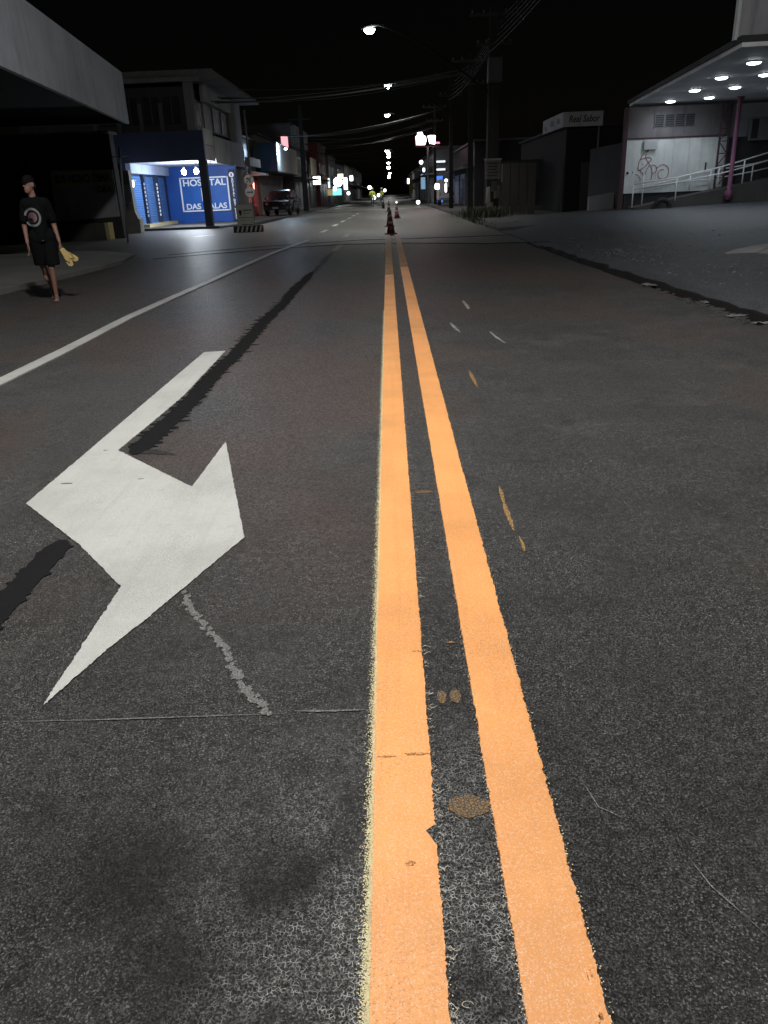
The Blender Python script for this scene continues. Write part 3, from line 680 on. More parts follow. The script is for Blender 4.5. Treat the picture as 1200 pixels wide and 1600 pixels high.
# house wall with banner, planter
hb = thing('shuttered_house', 'dark house behind the walking person with a faded banner on its front', 'house', (-10.9, 33.3, 0))
box('wall', DARKW, hb, -9, 0.05, 0, 0.5, 0, 3.85)
MB().box(-9.3, 0.15, -0.3, 0.7, 3.86, 3.94).build('roof', M('fibre_cement', (0.09, 0.09, 0.09), 0.85, 0.4, 3), hb)
bn = [atY(78, 267, 33.2), atY(173, 265, 33.2), atY(184, 338, 33.2), atY(86, 347, 33.2)]
ox, oz = -10.9, 0
x0, x1 = bn[0].x+10.9, 0.0
ban = MB().add([(x0, -0.08, 2.62), (0.0, -0.08, 2.58), (0.0, -0.05, 0.84), (x0-0.15, -0.05, 0.72), (x0, -0.04, 2.62), (0.0, -0.04, 2.58), (0.0, -0.02, 0.84), (x0-0.15, -0.02, 0.72)], [(0, 1, 2, 3), (4, 7, 6, 5), (0, 4, 5, 1), (1, 5, 6, 2), (2, 6, 7, 3), (3, 7, 4, 0)]).build('banner', wall_mat('faded_banner', (0.30, 0.31, 0.32), 0.3), hb)
MB().box(x0+0.03, -0.05, -0.105, -0.09, 2.02, 2.56).build('banner_strip', wall_mat('tan_strip', (0.36, 0.33, 0.20), 0.3), ban)
lettering('SUS NOVO TEMA', 0.40, M('brown_ink', (0.02, 0.016, 0.01), 0.8), ban, (x0/2, -0.11, 2.28), bold=0.012, sx=0.72)
lettering('OBA', 0.30, M('brown_ink2', (0.05, 0.045, 0.02), 0.8), ban, (-0.45, -0.09, 1.85), bold=0.01)
pl = thing('planter_box', 'low concrete planter with a pale yellow end standing before the bannered house', 'planter', (-12.3, 32.7, 0))
box('trough', CONC_D, pl, -1.15, 1.0, -0.25, 0.25, 0, 0.62, 0.03)
box('end_slab', wall_mat('yellow_paint_old', (0.42, 0.36, 0.18), 0.4), pl, 1.005, 1.16, -0.28, 0.28, 0, 0.64, 0.02)
fpost = thing('sign_post', 'thin bare metal post with a crossbar standing on the side street', 'post', (-9.4, 29.1, 0))
MB().tube([(0, 0, 0), (0.1, 0, 1.5), (0.2, 0, 3.1)], 0.035, 8).build('pole', METAL, fpost, True)
MB().tube([(-0.08, 0, 2.82), (0.5, 0, 2.82)], 0.015, 6).build('crossbar', METAL, fpost, True)
stub = thing('concrete_stub', 'concrete pillar on a wide block at the corner of the blue shop', 'pillar', (-11.95, 38.4, 0))
MB().add([(-0.3, -0.3, 0), (0.34, -0.3, 0), (0.34, 0.3, 0), (-0.3, 0.3, 0), (-0.33, -0.3, 0.62), (0.36, -0.3, 0.62), (0.36, 0.3, 0.62), (-0.33, 0.3, 0.62)], [(3, 2, 1, 0), (4, 5, 6, 7), (0, 1, 5, 4), (1, 2, 6, 5), (2, 3, 7, 6), (3, 0, 4, 7)]).build('base', CONC, stub, bevel=0.02)
MB().add([(-0.3, -0.25, 0.6), (0.3, -0.25, 0.6), (0.3, 0.25, 0.6), (-0.3, 0.25, 0.6), (-0.28, -0.2, 0.95), (0.15, -0.2, 0.95), (0.15, 0.2, 0.95), (-0.28, 0.2, 0.95), (-0.34, -0.2, 2.7), (0.12, -0.2, 2.7), (0.12, 0.2, 2.7), (-0.34, 0.2, 2.7)],
         [(0, 1, 5, 4), (1, 2, 6, 5), (2, 3, 7, 6), (3, 0, 4, 7), (4, 5, 9, 8), (5, 6, 10, 9), (6, 7, 11, 10), (7, 4, 8, 11), (8, 9, 10, 11)]).build('shaft', CONC, stub)
box('poster', M('grey_poster', (0.35, 0.36, 0.38), 0.7), stub, -0.22, 0.1, -0.225, -0.21, 1.3, 2.1)

# ================================================================== LUGGAGE REPAIR SHOP (blue, two storeys)
BLUE = wall_mat('blue_sign_paint', (0.012, 0.10, 0.40), 0.25, 0.5)
BLUED = wall_mat('dark_blue_paint', (0.022, 0.032, 0.070), 0.35, 0.6)
BLUES = M('blue_shutter', (0.06, 0.15, 0.36), 0.45, 0.25, 4, metal=0.2)
GREYW = wall_mat('grey_render', (0.14, 0.14, 0.14), 0.5)
PALE = wall_mat('pale_panel', (0.30, 0.30, 0.30), 0.4)
LWHITE = M('sign_white', (0.78, 0.80, 0.84), 0.5, 0.08, 5)
GLASS = M('dark_glass', (0.012, 0.014, 0.018), 0.4, 0.3, 2, spec=0.25)
hs = thing('luggage_shop', 'two-storey corner shop with blue walls, lit porch and dark upper floor', 'shop', (-8.95, 40.8, 0.11))
X = lambda x: x+8.95
Yv = lambda y: y-40.8
# porch: back wall with the big sign, left wall with shutters, ceiling, front beam
box('back_wall', wall_mat('back_blue', (0.010, 0.07, 0.32), 0.3, 0.5), hs, X(-12.75), X(-8.72), Yv(48.0), Yv(48.3), 0, 3.0)
sg = box('sign_panel', BLUE, hs, X(-11.95), X(-9.18), Yv(47.93), Yv(47.995), 0.62, 2.42)
for (a0, a1, c0, c1) in ((-11.95, -9.18, 2.36, 2.43), (-11.95, -9.18, 0.60, 0.67), (-11.97, -11.89, 0.60, 2.43), (-9.24, -9.16, 0.60, 2.43)):
    box('sign_border', LWHITE, sg, X(a0), X(a1), Yv(47.90), Yv(47.925), c0, c1)
lettering('HOSPITAL', 0.48, LWHITE, sg, (X(-10.56), Yv(47.90), 2.12), bold=0.010, sx=1.14)
lettering('DAS MALAS', 0.42, LWHITE, sg, (X(-10.56), Yv(47.90), 0.86), bold=0.010, sx=1.08)
box('emblem', LWHITE, sg, X(-10.78), X(-10.40), Yv(47.90), Yv(47.925), 1.15, 1.85)
vs_ = box('vertical_sign', BLUED, hs, X(-9.10), X(-8.70), Yv(47.80), Yv(47.88), 0.05, 2.75)
MB().disc_y(X(-8.93), Yv(47.77), 2.48, 0.14, 0.02, 20).build('round_badge', LWHITE, vs_)
box('badge_cross', M('badge_red', (0.35, 0.04, 0.06), 0.5), vs_, X(-8.97), X(-8.89), Yv(47.755), Yv(47.765), 2.40, 2.56)
for k, ch in enumerate('HOSPITAL DAS MALAS'):
    if ch != ' ':
        lettering(ch, 0.16, LWHITE, vs_, (X(-8.91)+0.003*k, Yv(47.785), 2.24-0.122*k), bold=0.006)
box('left_wall', BLUED, hs, X(-13.0), X(-12.75), Yv(40.8), Yv(48.3), 0, 3.0)
def shutter(parent, x, y0, y1, z0, z1, mat, facing=1, pitch=0.11):
    """roller shutter in the yz plane made of separate slats, under its thing"""
    sh = box('shutter', mat, parent, min(x, x-0.02*facing), max(x, x-0.02*facing), y0, y1, z0, z1)
    n = int((z1-z0)/pitch)
    me = MB().profx([(0, 0), (0.028, 0.02), (0.034, 0.05), (0.028, 0.08), (0, 0.1)], 0, y1-y0).mesh('slat')
    me.transform(Matrix.Rotation(R(90), 4, 'Z')) if facing < 0 else me.transform(Matrix.Rotation(R(-90), 4, 'Z'))
    me.materials.append(mat)
    for k in range(n):
        o = obj('slat', me, None, sh); o.location = (x+0.001*facing, y0 if facing < 0 else y1, z0+k*pitch)
    return sh
for k, (y0, y1) in enumerate(((40.95, 42.9), (43.3, 45.2), (45.7, 47.4))):
    shutter(hs, X(-12.74), Yv(y0), Yv(y1), 0.02, 2.45, BLUES, 1)
for y in (43.1, 45.45):
    pst = box('pilaster', BLUED, hs, X(-12.74), X(-12.55), Yv(y-0.14), Yv(y+0.14), 0, 2.99)
    for j in range(9): box('print_line', LWHITE, pst, X(-12.60), X(-12.54), Yv(y-0.155), Yv(y-0.142), 0.5+0.19*j, 0.62+0.19*j)
box('lintel', wall_mat('pale_blue', (0.30, 0.36, 0.50), 0.3), hs, X(-12.74), X(-12.50), Yv(40.85), Yv(47.9), 2.55, 2.99)
box('step', wall_mat('yellow_step', (0.40, 0.34, 0.20), 0.5), hs, X(-12.73), X(-12.3), Yv(42.0), Yv(47.8), 0.0, 0.16)
box('ceiling', wall_mat('porch_ceiling', (0.38, 0.41, 0.50), 0.25), hs, X(-13.2), X(-9.12), Yv(40.95), Yv(48.3), 3.0, 3.10)
box('column', wall_mat('column_paint', (0.03, 0.035, 0.05), 0.4), hs, -0.20, 0.16, -0.02, 0.34, 0, 3.0)
box('front_beam', BLUED, hs, X(-18), 0.16, -0.05, 0.15, 3.0, 4.30)
# right side: pale fascia boards
box('side_fascia', PALE, hs, -0.10, 0.14, 0.16, 2.4, 3.72, 4.42)
box('side_fascia', wall_mat('lilac_grey', (0.26, 0.25, 0.27), 0.5), hs, -0.10, 0.13, 0.16, 2.4, 3.02, 3.70)
box('side_fascia', wall_mat('grey_board', (0.30, 0.30, 0.30), 0.6), hs, -0.10, 0.18, 2.5, 11.0, 2.95, 4.20)
box('rear_mass', GREYW, hs, X(-18), X(-9.35), Yv(48.35), Yv(53), 0, 4.2)
box('side_wall', GREYW, hs, X(-9.3), X(-8.95), Yv(48.4), Yv(53), 0, 2.94)
# upper floor: recessed dark windows between pillars
box('upper_wall', wall_mat('upper_dark', (0.05, 0.05, 0.052), 0.4), hs, X(-18), X(-9.5), Yv(42.0), Yv(53), 4.31, 6.35)
box('pillar', GREYW, hs, X(-9.5), X(-9.1), Yv(40.9), Yv(41.3), 4.30, 6.38)
for xx in (-10.9, -11.9, -13.0, -14.2):
    box('pillar', wall_mat('dim_pillar', (0.10, 0.10, 0.105), 0.4), hs, X(xx-0.10), X(xx+0.10), Yv(41.7), Yv(41.95), 4.31, 5.6)
for k, xx in enumerate((-10.4, -11.4, -12.45, -13.6)):
    w_ = box('window', GLASS, hs, X(xx-0.38), X(xx+0.38), Yv(41.94), Yv(41.99), 4.7, 5.9)
    box('window_frame', M('window_metal', (0.06, 0.06, 0.065), 0.5), w_, X(xx-0.02), X(xx+0.02), Yv(41.9), Yv(41.935), 4.7, 5.9)
box('roof', wall_mat('roof_edge', (0.13, 0.13, 0.13), 0.5), hs, X(-19), X(-7.9), Yv(39.9), Yv(54), 6.56, 6.72)
box('eave_beam', wall_mat('eave_grey', (0.16, 0.16, 0.16), 0.5), hs, X(-19), X(-8.7), Yv(40.6), Yv(40.85), 6.36, 6.555)
# right flank of the upper floor
box('flank_panel', PALE, hs, X(-9.25), X(-8.99), Yv(43.3), Yv(50), 5.75, 6.55)
for k, (y0, y1) in enumerate(((41.4, 43.2), (43.4, 45.4), (45.6, 47.6), (47.8, 49.8))):
    w_ = box('window', GLASS, hs, X(-9.45), X(-9.2), Yv(y0), Yv(y1), 4.55, 5.7)
    box('sill', GREYW, w_, X(-9.3), X(-9.1), Yv(y0), Yv(y1), 4.43, 4.53)
    MB().tube([(X(-9.15), Yv(y1), 4.3), (X(-9.15), Yv(y1), 6.5)], 0.03, 6).build('mullion', METAL, w_, True)
box('flank_wall', wall_mat('grey_end_wall', (0.24, 0.24, 0.24), 0.4), hs, X(-9.6), X(-8.97), Yv(50.05), Yv(52.9), 4.21, 6.55)
MB().tube([(0.28, 12.0, 0), (0.28, 12.0, 6.2)], 0.06, 8).build('rain_pipe', PALE, hs, True)
# porch lamps
for k, (lx, lz, pw) in enumerate(((-10.35, 2.62, 330), (-9.72, 2.55, 330))):
    lt = thing('porch_lamp', ('left', 'right')[k]+' of the two glaring bulbs hanging in the blue porch', 'lamp', (lx, 42.6, 3.11), 0, 'bulbs in the blue porch')
    MB().tube([(0, 0, 0), (0, 0, -0.22)], 0.012, 6).build('cord', BLACK, lt)
    MB().lathe([(0.03, -0.20), (0.045, -0.28), (0.04, -0.30)], 12).build('socket', LWHITE, lt, True)
    MB().lathe([(0.03, -0.30), (0.09, -0.34), (0.12, -0.41), (0.12, -0.46), (0.09, -0.53), (0.03, -0.57)], 16).build('bulb', emit('cool_bulb', (0.86, 0.93, 1.0), 55), lt, True)
    point(lt, (0, 0, -0.75), pw, (0.82, 0.9, 1.0), 0.10)
lt = thing('wall_lamp', 'small lamp glowing above the concrete pillar left of the blue shutters', 'lamp', (-12.35, 40.2, 2.2))
MB().lathe([(0.05, -0.2), (0.11, -0.1), (0.11, 0.05), (0.04, 0.12)], 12).build('bulb', emit('wall_bulb', (0.85, 0.93, 1.0), 9), lt, True)
box('bracket', METAL, lt, -0.03, 0.03, 0.0, 0.6, 0.10, 0.14)
point(lt, (0, -0.25, 0), 14, (0.82, 0.9, 1.0), 0.08)

# sandwich board, striped barrier, round traffic signs
bd = thing('notice_board', 'white notice board on legs before the blue shop', 'sign', (-6.12, 35.1, 0))
box('panel', wall_mat('board_white', (0.50, 0.50, 0.47), 0.3), bd, -0.36, 0.34, -0.02, 0.02, 0.18, 1.10, 0.008)
for (a0, a1, c0, c1) in ((-0.37, 0.35, 1.09, 1.12), (-0.37, 0.35, 0.16, 0.19), (-0.38, -0.35, 0.16, 1.12), (0.33, 0.36, 0.16, 1.12)): box('board_frame', METAL, bd, a0, a1, -0.03, -0.021, c0, c1)
INK = M('black_ink', (0.03, 0.03, 0.03), 0.8)
MB().disc_y(-0.22, -0.026, 0.80, 0.075, 0.004, 12).build('print_mark', INK, bd)
for (a0, a1, c0, c1) in ((-0.26, -0.17, 0.66, 0.74), (-0.1, 0.27, 0.84, 0.88), (-0.1, 0.2, 0.73, 0.75), (-0.31, 0.29, 0.555, 0.575), (-0.28, -0.02, 0.45, 0.46), (0.03, 0.24, 0.46, 0.47), (-0.2, 0.05, 0.27, 0.30), (0.08, 0.28, 0.27, 0.30)):
    box('print_line', INK, bd, a0, a1, -0.026, -0.022, c0, c1)
for xx in (-0.3, 0.28): box('leg', METAL, bd, xx-0.015, xx+0.015, 0.025, 0.05, 0, 1.0)
br = thing('striped_barrier', 'low concrete barrier with slanting black and white stripes under the notice board', 'barrier', (-5.95, 34.5, 0))
core = box('block', M('barrier_black', (0.02, 0.02, 0.02), 0.7), br, -0.62, 0.62, -0.12, 0.12, 0, 0.26, 0.015)
for k in range(6):
    x = -0.50+0.19*k
    MB().add([(x, -0.126, 0.02), (x+0.075, -0.126, 0.02), (x+0.145, -0.126, 0.24), (x+0.07, -0.126, 0.24), (x, -0.121, 0.02), (x+0.075, -0.121, 0.02), (x+0.145, -0.121, 0.24), (x+0.07, -0.121, 0.24)],
             [(0, 1, 2, 3), (4, 7, 6, 5), (0, 4, 5, 1), (1, 5, 6, 2), (2, 6, 7, 3), (3, 7, 4, 0)]).build('white_stripe', WHT2, br)
ts = thing('traffic_sign', 'grey post carrying two round traffic signs at the corner of the blue shop', 'traffic sign', (-7.0, 42.0, 0.05))
MB().tube([(-0.05, 0.04, 0), (-0.05, 0.04, 2.5)], 0.03, 8).build('post', METAL, ts, True)
SIGNW = M('sign_face', (0.42, 0.40, 0.38), 0.5, 0.15, 8)
RIM = M('dull_red_rim', (0.20, 0.13, 0.12), 0.6)
for zz, up_ in ((1.55, 0), (2.12, 1)):
    MB().disc_y(0, 0.0, zz, 0.27, 0.012, 28).build('sign_rim', RIM, ts)
    f_ = MB().disc_y(0, -0.006, zz, 0.235, 0.005, 28).build('sign_face', SIGNW, ts)
    if not up_:
        box('arrow_bar', INK, f_, -0.15, 0.12, -0.012, -0.008, zz-0.025, zz+0.025)
        MB().add([(0.10, -0.012, zz-0.06), (0.18, -0.012, zz), (0.10, -0.012, zz+0.06)], [(0, 1, 2)]).build('arrow_head', INK, f_)
    else:
        box('arrow_bar', INK, f_, 0.04, 0.09, -0.012, -0.008, zz-0.14, zz+0.05)
        box('arrow_bar', INK, f_, -0.06, 0.09, -0.012, -0.008, zz+0.0505, zz+0.09)
        MB().add([(-0.05, -0.012, zz+0.0), (-0.05, -0.012, zz+0.13), (-0.14, -0.012, zz+0.065)], [(0, 1, 2)]).build('arrow_head', INK, f_)
        MB().add([(-0.17, -0.0135, zz-0.15), (-0.13, -0.0135, zz-0.18), (0.17, -0.0135, zz+0.15), (0.13, -0.0135, zz+0.18)], [(0, 1, 2, 3)]).build('slash_bar', RIM, f_)

# ================================================================== RIGHT: FORECOURT BUILDING
WPAN = wall_mat('white_metal_panel', (0.62, 0.66, 0.66), 0.15, 0.5)
UPW = wall_mat('stained_grey_wall', (0.17, 0.162, 0.17), 0.7)
PINK = wall_mat('faded_pink_paint', (0.16, 0.06, 0.105), 0.4, 0.6)
PURD = wall_mat('dark_maroon_paint', (0.07, 0.035, 0.045), 0.4, 0.7)
SOFF = wall_mat('soffit_white', (0.80, 0.82, 0.84), 0.15, 0.6)
fb = thing('forecourt_building', 'long low building under a lit canopy with a graffitied white wall', 'building', (9.15, 32.5, 0.38))
FX = lambda x: x-9.15
FZ = lambda z: z-0.38
box('lower_wall', DARKW, fb, 0.06, 12, 0.06, 6, 0, FZ(2.80))
# corrugated white sheets, one panel each
pe = [9.15, 9.75, 10.35, 10.95, 11.55, 12.02, 12.34, 12.70, 13.02]
for a0, a1 in zip(pe, pe[1:]):
    m = MB(); n_ = 6; vs = []
    for i in range(n_+1):
        x = FX(a0+0.004)+(a1-a0-0.008)*i/n_; y = -0.004 if i % 2 else 0.0
        vs += [(x, y, FZ(0.95)), (x, y, FZ(2.84)), (x, 0.05, FZ(0.95)), (x, 0.05, FZ(2.84))]
    fs = []
    for i in range(n_): k = i*4; fs += [(k, k+4, k+5, k+1), (k+2, k+3, k+7, k+6), (k+1, k+5, k+7, k+3), (k, k+2, k+6, k+4)]
    fs += [(0, 1, 3, 2), (n_*4, n_*4+2, n_*4+3, n_*4+1)]
    m.add(vs, fs).build('wall_panel', WPAN, fb)
box('upper_wall', UPW, fb, 0, FX(13.02), 0.02, 0.3, FZ(2.90), FZ(3.95))
box('ledge', PURD, fb, -0.02, FX(13.0), -0.03, 0.3, FZ(2.845), FZ(2.895))
box('corner_post', PURD, fb, -0.14, -0.005, -0.03, 0.2, 0, FZ(3.95))
for k in range(4):
    x = FX(10.16)+0.385*k
    w_ = box('window', GLASS, fb, x, x+0.31, 0.0, 0.018, FZ(3.25), FZ(3.65))
    for q in range(5): box('louvre', M('louvre_grey', (0.07, 0.07, 0.075), 0.5), w_, x+0.02, x+0.29, -0.02, -0.004, FZ(3.27)+0.076*q, FZ(3.31)+0.076*q)
    box('window_frame', UPW, w_, x-0.035, x-0.005, -0.025, 0.018, FZ(3.22), FZ(3.68))
box('meter_box', M('meter_grey', (0.42, 0.45, 0.46), 0.5), fb, FX(9.78), FX(10.28), -0.10, -0.016, FZ(2.47), FZ(2.80), 0.01)
box('door_handle', INK, fb, FX(12.20), FX(12.25), -0.05, -0.016, FZ(1.65), FZ(1.95))
MB().disc_y(FX(9.25), -0.03, FZ(1.68), 0.05, 0.016, 12).build('lock_hole', INK, fb)
# right-hand bay behind the lattice post
box('bay_wall', wall_mat('bay_paint', (0.34, 0.36, 0.37), 0.25), fb, FX(13.05), FX(19), 0.25, 0.5, 0, FZ(3.95))
ac = box('window_unit', M('unit_grey', (0.16, 0.17, 0.18), 0.6), fb, FX(13.75), FX(14.6), -0.05, 0.245, FZ(2.65), FZ(3.45))
box('unit_grille', INK, ac, FX(13.80), FX(14.05), -0.06, -0.052, FZ(2.72), FZ(3.38))
for x in (14.35, 15.3): box('joint', PURD, fb, FX(x), FX(x)+0.03, 0.235, 0.248, 0.4, FZ(2.6))
# graffiti, brushed on the panels
SPRAY = M('spray_paint', (0.22, 0.05, 0.075), 0.7, 0.2, 20)
def stroke(pts, wd=0.0125):
    P = [atY(900+x*160/1200, 200+y*160/1200, 32.485) for x, y in pts]
    P = [Vector((FX(p.x), -0.017, FZ(p.z))) for p in P]
    fine = []
    for i in range(len(P)-1):
        p0, p1, p2, p3 = P[max(0, i-1)], P[i], P[i+1], P[min(len(P)-1, i+2)]
        for k in range(6):
            t = k/6; fine.append(0.5*((2*p1)+(-p0+p2)*t+(2*p0-5*p1+4*p2-p3)*t*t+(-p0+3*p1-3*p2+p3)*t**3))
    fine.append(P[-1])
    m = MB(); m.tube(fine, wd, 5)
    m.v = [(x, -0.017+(y+0.017)*0.25, z) for x, y, z in m.v]
    m.build('graffiti_stroke', SPRAY, fb)
stroke([(865, 250), (790, 305), (745, 390), (728, 495), (790, 465), (850, 405), (885, 370), (860, 345), (800, 355), (752, 370)])
stroke([(865, 250), (825, 295), (818, 350), (850, 410), (885, 470), (890, 540), (875, 610)])
stroke([(690, 545), (725, 555), (757, 605)]); stroke([(740, 490), (785, 540), (797, 580), (795, 640)]); stroke([(858, 440), (820, 510), (800, 575)])
stroke([(770, 432), (785, 428), (788, 415)], 0.010)
stroke([(880, 445), (915, 435), (945, 465), (935, 510), (895, 535)])
stroke([(950, 470), (985, 438), (1030, 430), (1075, 460), (1085, 520), (1060, 580), (1010, 600), (970, 580), (962, 530), (985, 495), (1030, 488)])
stroke([(660, 510), (668, 522), (660, 532)], 0.012)
# canopy
cn = thing('lit_canopy', 'wide flat canopy with round downlights over the forecourt', 'canopy', (8.0, 19.9, 4.05))
poly = [(0, 0), (14, -1.2), (16, 14.2), (1.42, 13.6)]
MB().prism(poly, 0.0, 0.10).build('soffit', SOFF, cn)
MB().prism([(-0.06, -0.06), (14.1, -1.27), (16.1, 14.3), (1.36, 13.7)], 0.101, 0.22).build('roof_sheet', M('roof_dark', (0.04, 0.04, 0.045), 0.7), cn)
dl = [(10.39, 31.7), (11.49, 30.9), (10.03, 28.3), (11.16, 27.9), (9.66, 25.2), (9.32, 22.3), (10.77, 24.9), (10.5, 21.8), (12.4, 25.5), (12.7, 28.6)]
for k, (x, y) in enumerate(dl):
    lab = ('downlight nearest the graffiti wall and farthest left', 'downlight just right of the leftmost one by the wall', 'second downlight of the outer row, counted from the wall',
           'downlight left of the pink post top', 'third downlight of the outer row, counted from the wall', 'largest downlight, outermost under the canopy corner', 'downlight at the right edge of the photo, inner row', 'downlight near the canopy corner outside the photo', 'inner downlight outside the photo on the right', 'innermost downlight outside the photo on the right')[k]
    d_ = thing('downlight', lab+', round and white', 'downlight', (x, y, 4.05), 0, 'round downlights in the canopy')
    MB().lathe([(0.185, -0.03), (0.20, -0.001)], 24).build('trim_ring', SOFF, d_)
    MB().lathe([(0.02, -0.075), (0.10, -0.068), (0.155, -0.05), (0.165, -0.032)], 24).build('diffuser', emit('downlight_glow', (0.88, 0.95, 1.0), 22), d_)
    point(d_, (0, 0, -0.10), 50, (0.80, 0.90, 1.0), 0.12, spot=165)
tw = thing('parapet_tower', 'stained white wall block standing on the canopy corner', 'wall block', (7.95, 20.2, 4.28))
box('face', wall_mat('stained_white', (0.36, 0.36, 0.39), 0.75), tw, 0.05, 8, 0.0, 0.2, 0.0, 6)
MB().box(-0.03, 0.045, -0.04, 0.1, -0.05, 6).build('corner_trim', WPAN, tw)
pp = thing('pink_post', 'round faded pink post propping the canopy beside the lattice column', 'post', (12.72, 31.2, 0.62))
MB().lathe([(0.15, 0), (0.14, 0.3), (0.08, 0.32), (0.075, 3.3), (0.14, 3.38), (0.14, 3.42)], 14).build('shaft', PINK, pp, True)
lc = thing('lattice_column', 'dark maroon steel lattice column in front of the white wall', 'column', (12.62, 32.0, 0.45))
for dx in (-0.16, 0.16): box('chord', PURD, lc, dx-0.03, dx+0.03, -0.03, 0.03, 0, 3.55)
for k in range(8):
    z0 = 0.1+0.42*k; s_ = 1 if k % 2 else -1
    MB().tube([(-0.16*s_, 0, z0), (0.16*s_, 0, z0+0.40)], 0.018, 6).build('diagonal', PURD, lc)
    MB().tube([(-0.15, 0, z0), (0.15, 0, z0)], 0.018, 6).build('strut', PURD, lc)
# ramp with rails
rmp = thing('ramp', 'concrete ramp rising to the right along the graffitied wall', 'ramp', (9.3, 31.4, 0.36))
MB().add([(0, 0, 0), (9, 0, 0), (9, 1.0, 0), (0, 1.0, 0), (0, 0, 0.10), (2.2, 0, 0.48), (5.2, 0, 0.95), (9, 0, 1.35), (0, 1.0, 0.10), (2.2, 1.0, 0.48), (5.2, 1.0, 0.95), (9, 1.0, 1.35)],
         [(0, 1, 7, 6, 5, 4), (3, 8, 9, 10, 11, 2), (4, 5, 9, 8), (5, 6, 10, 9), (6, 7, 11, 10), (0, 4, 8, 3), (1, 2, 11, 7)]).build('slab', CONC_D, rmp)
RAIL = M('rail_white', (0.66, 0.68, 0.70), 0.45, 0.12, 8)
tire = thing('half_buried_tyre', 'old black tyre half buried beside the foot of the ramp rail', 'tyre', (10.25, 31.15, 0.40))
m = MB(); pts = [(0.30*math.cos(R(a)), 0, 0.30*math.sin(R(a))) for a in range(-10, 200, 14)]
m.tube(pts, 0.085, 8).build('tyre', BLACK, tire, True)
def rail(label, y, px_top, px_mid, posts, zoff=0.0, foot=None):
    t = thing('handrail', label, 'handrail', (9.3, y, 0.36))
    cv = lambda p: Vector((atY(p[0], p[1], y).x-9.3, 0, atY(p[0], p[1], y).z-0.36))
    top = [cv(p) for p in px_top]; mid = [cv(p) for p in px_mid]
    MB().tube(top, 0.024, 8).build('top_rail', RAIL, t, True); MB().tube(mid, 0.022, 8).build('mid_rail', RAIL, t, True)
    for (a_, b_) in posts:
        p, q = cv(a_), cv(b_); q.x = p.x; MB().tube([p, q], 0.024, 8).build('post', RAIL, t, True)
zz = lambda x, y: (960+x*0.2, 160+y*0.2)
rail('outer white handrail of the ramp, standing on the forecourt', 31.2, [zz(150, 640), zz(500, 585), zz(820, 508), zz(1020, 448), zz(1250, 378)], [zz(145, 680), zz(490, 625), zz(830, 555), zz(1020, 505), zz(1250, 440)],
     [(zz(150, 640), zz(145, 822)), (zz(490, 590), zz(485, 768)), (zz(820, 508), zz(810, 664)), (zz(1020, 448), zz(1005, 632))])
rail('inner white handrail of the ramp, close to the wall', 32.2, [zz(225, 665), zz(590, 570), zz(750, 535), zz(1085, 480), zz(1250, 440)], [zz(225, 672), zz(600, 612), zz(760, 600), zz(1080, 540), zz(1250, 500)],
     [(zz(232, 560), zz(217, 820)), (zz(595, 570), zz(585, 684)), (zz(755, 535), zz(745, 672)), (zz(1085, 480), zz(1077, 630))])

# dark corner bar with the lettered sign
rs = thing('corner_bar', 'unlit dark building carrying a lettered corner sign', 'building', (8.27, 40.0, 0.12))
box('wall', wall_mat('black_wall', (0.010, 0.010, 0.011), 0.4), rs, 0.25, 10, 0.5, 14, 0, 3.7)
MB().box(0.1, 10.2, 0.3, 14.2, 3.71, 3.85).build('roof', M('dark_tiles', (0.02, 0.02, 0.022), 0.8, 0.4, 6), rs)
SGN = wall_mat('sign_grey_white', (0.36, 0.36, 0.37), 0.3)
s1_ = box('sign_panel', SGN, rs, 0.0, 1.79, -0.03, 0.03, 3.72, 4.34); s2_ = box('sign_panel', SGN, rs, -0.06, -0.005, 0.0, 5.0, 3.72, 4.34)
lettering('Real Sabor', 0.40, M('sign_ink', (0.03, 0.03, 0.045), 0.7), s1_, (0.90, -0.036, 4.03), shear=0.25, bold=0.008, sx=0.82)
for k, (y0, y1, z0, z1) in enumerate(((0.6, 1.4, 3.9, 4.18), (2.0, 3.0, 3.88, 4.2), (3.9, 4.5, 3.82, 4.05))):
    MB().add([(-0.066, y, z) for y, z in ((y0, z0), (y1, z0+0.05), (y1-0.1, z1), (y0+0.15, z1-0.06))], [(0, 1, 2, 3)]).build('faded_mark', M('faded_print', (0.15, 0.15, 0.15), 0.8), s2_)
box('door', M('dark_door', (0.03, 0.03, 0.032), 0.5), rs, 1.0, 1.9, 0.46, 0.495, 0, 2.2)
MB().tube([(1.62, -0.1, 0), (1.62, -0.1, 3.7)], 0.05, 8).build('awning_post', wall_mat('dim_grey', (0.12, 0.12, 0.12), 0.4), rs, True)
for k in range(5): box('plank', wall_mat('dark_plank', (0.05, 0.045, 0.04), 0.5), rs, -3.1+0.42*k, -2.72+0.42*k, 1.0, 1.05, 0, 2.3)
lwall = thing('low_wall', 'low grey concrete wall left of the ramp', 'wall', (8.2, 34.0, 0.12))
MB().add([(0, 0, 0), (1.5, 0, 0), (1.5, 0.25, 0), (0, 0.25, 0), (0, 0, 0.74), (1.5, 0, 0.94), (1.5, 0.25, 0.94), (0, 0.25, 0.74)], [(3, 2, 1, 0), (4, 5, 6, 7), (0, 1, 5, 4), (1, 2, 6, 5), (2, 3, 7, 6), (3, 0, 4, 7)]).build('block', wall_mat('block_grey', (0.20, 0.21, 0.22), 0.5), lwall)
yd = thing('yard_fence', 'dark yard fence with a few pale yellowish boards left of the posted pole', 'fence', (5.6, 47.0, 0.12))
box('rail', M('fence_dark', (0.02, 0.02, 0.02), 0.8), yd, -0.2, 3.2, 0.03, 0.09, 0.25, 2.6)
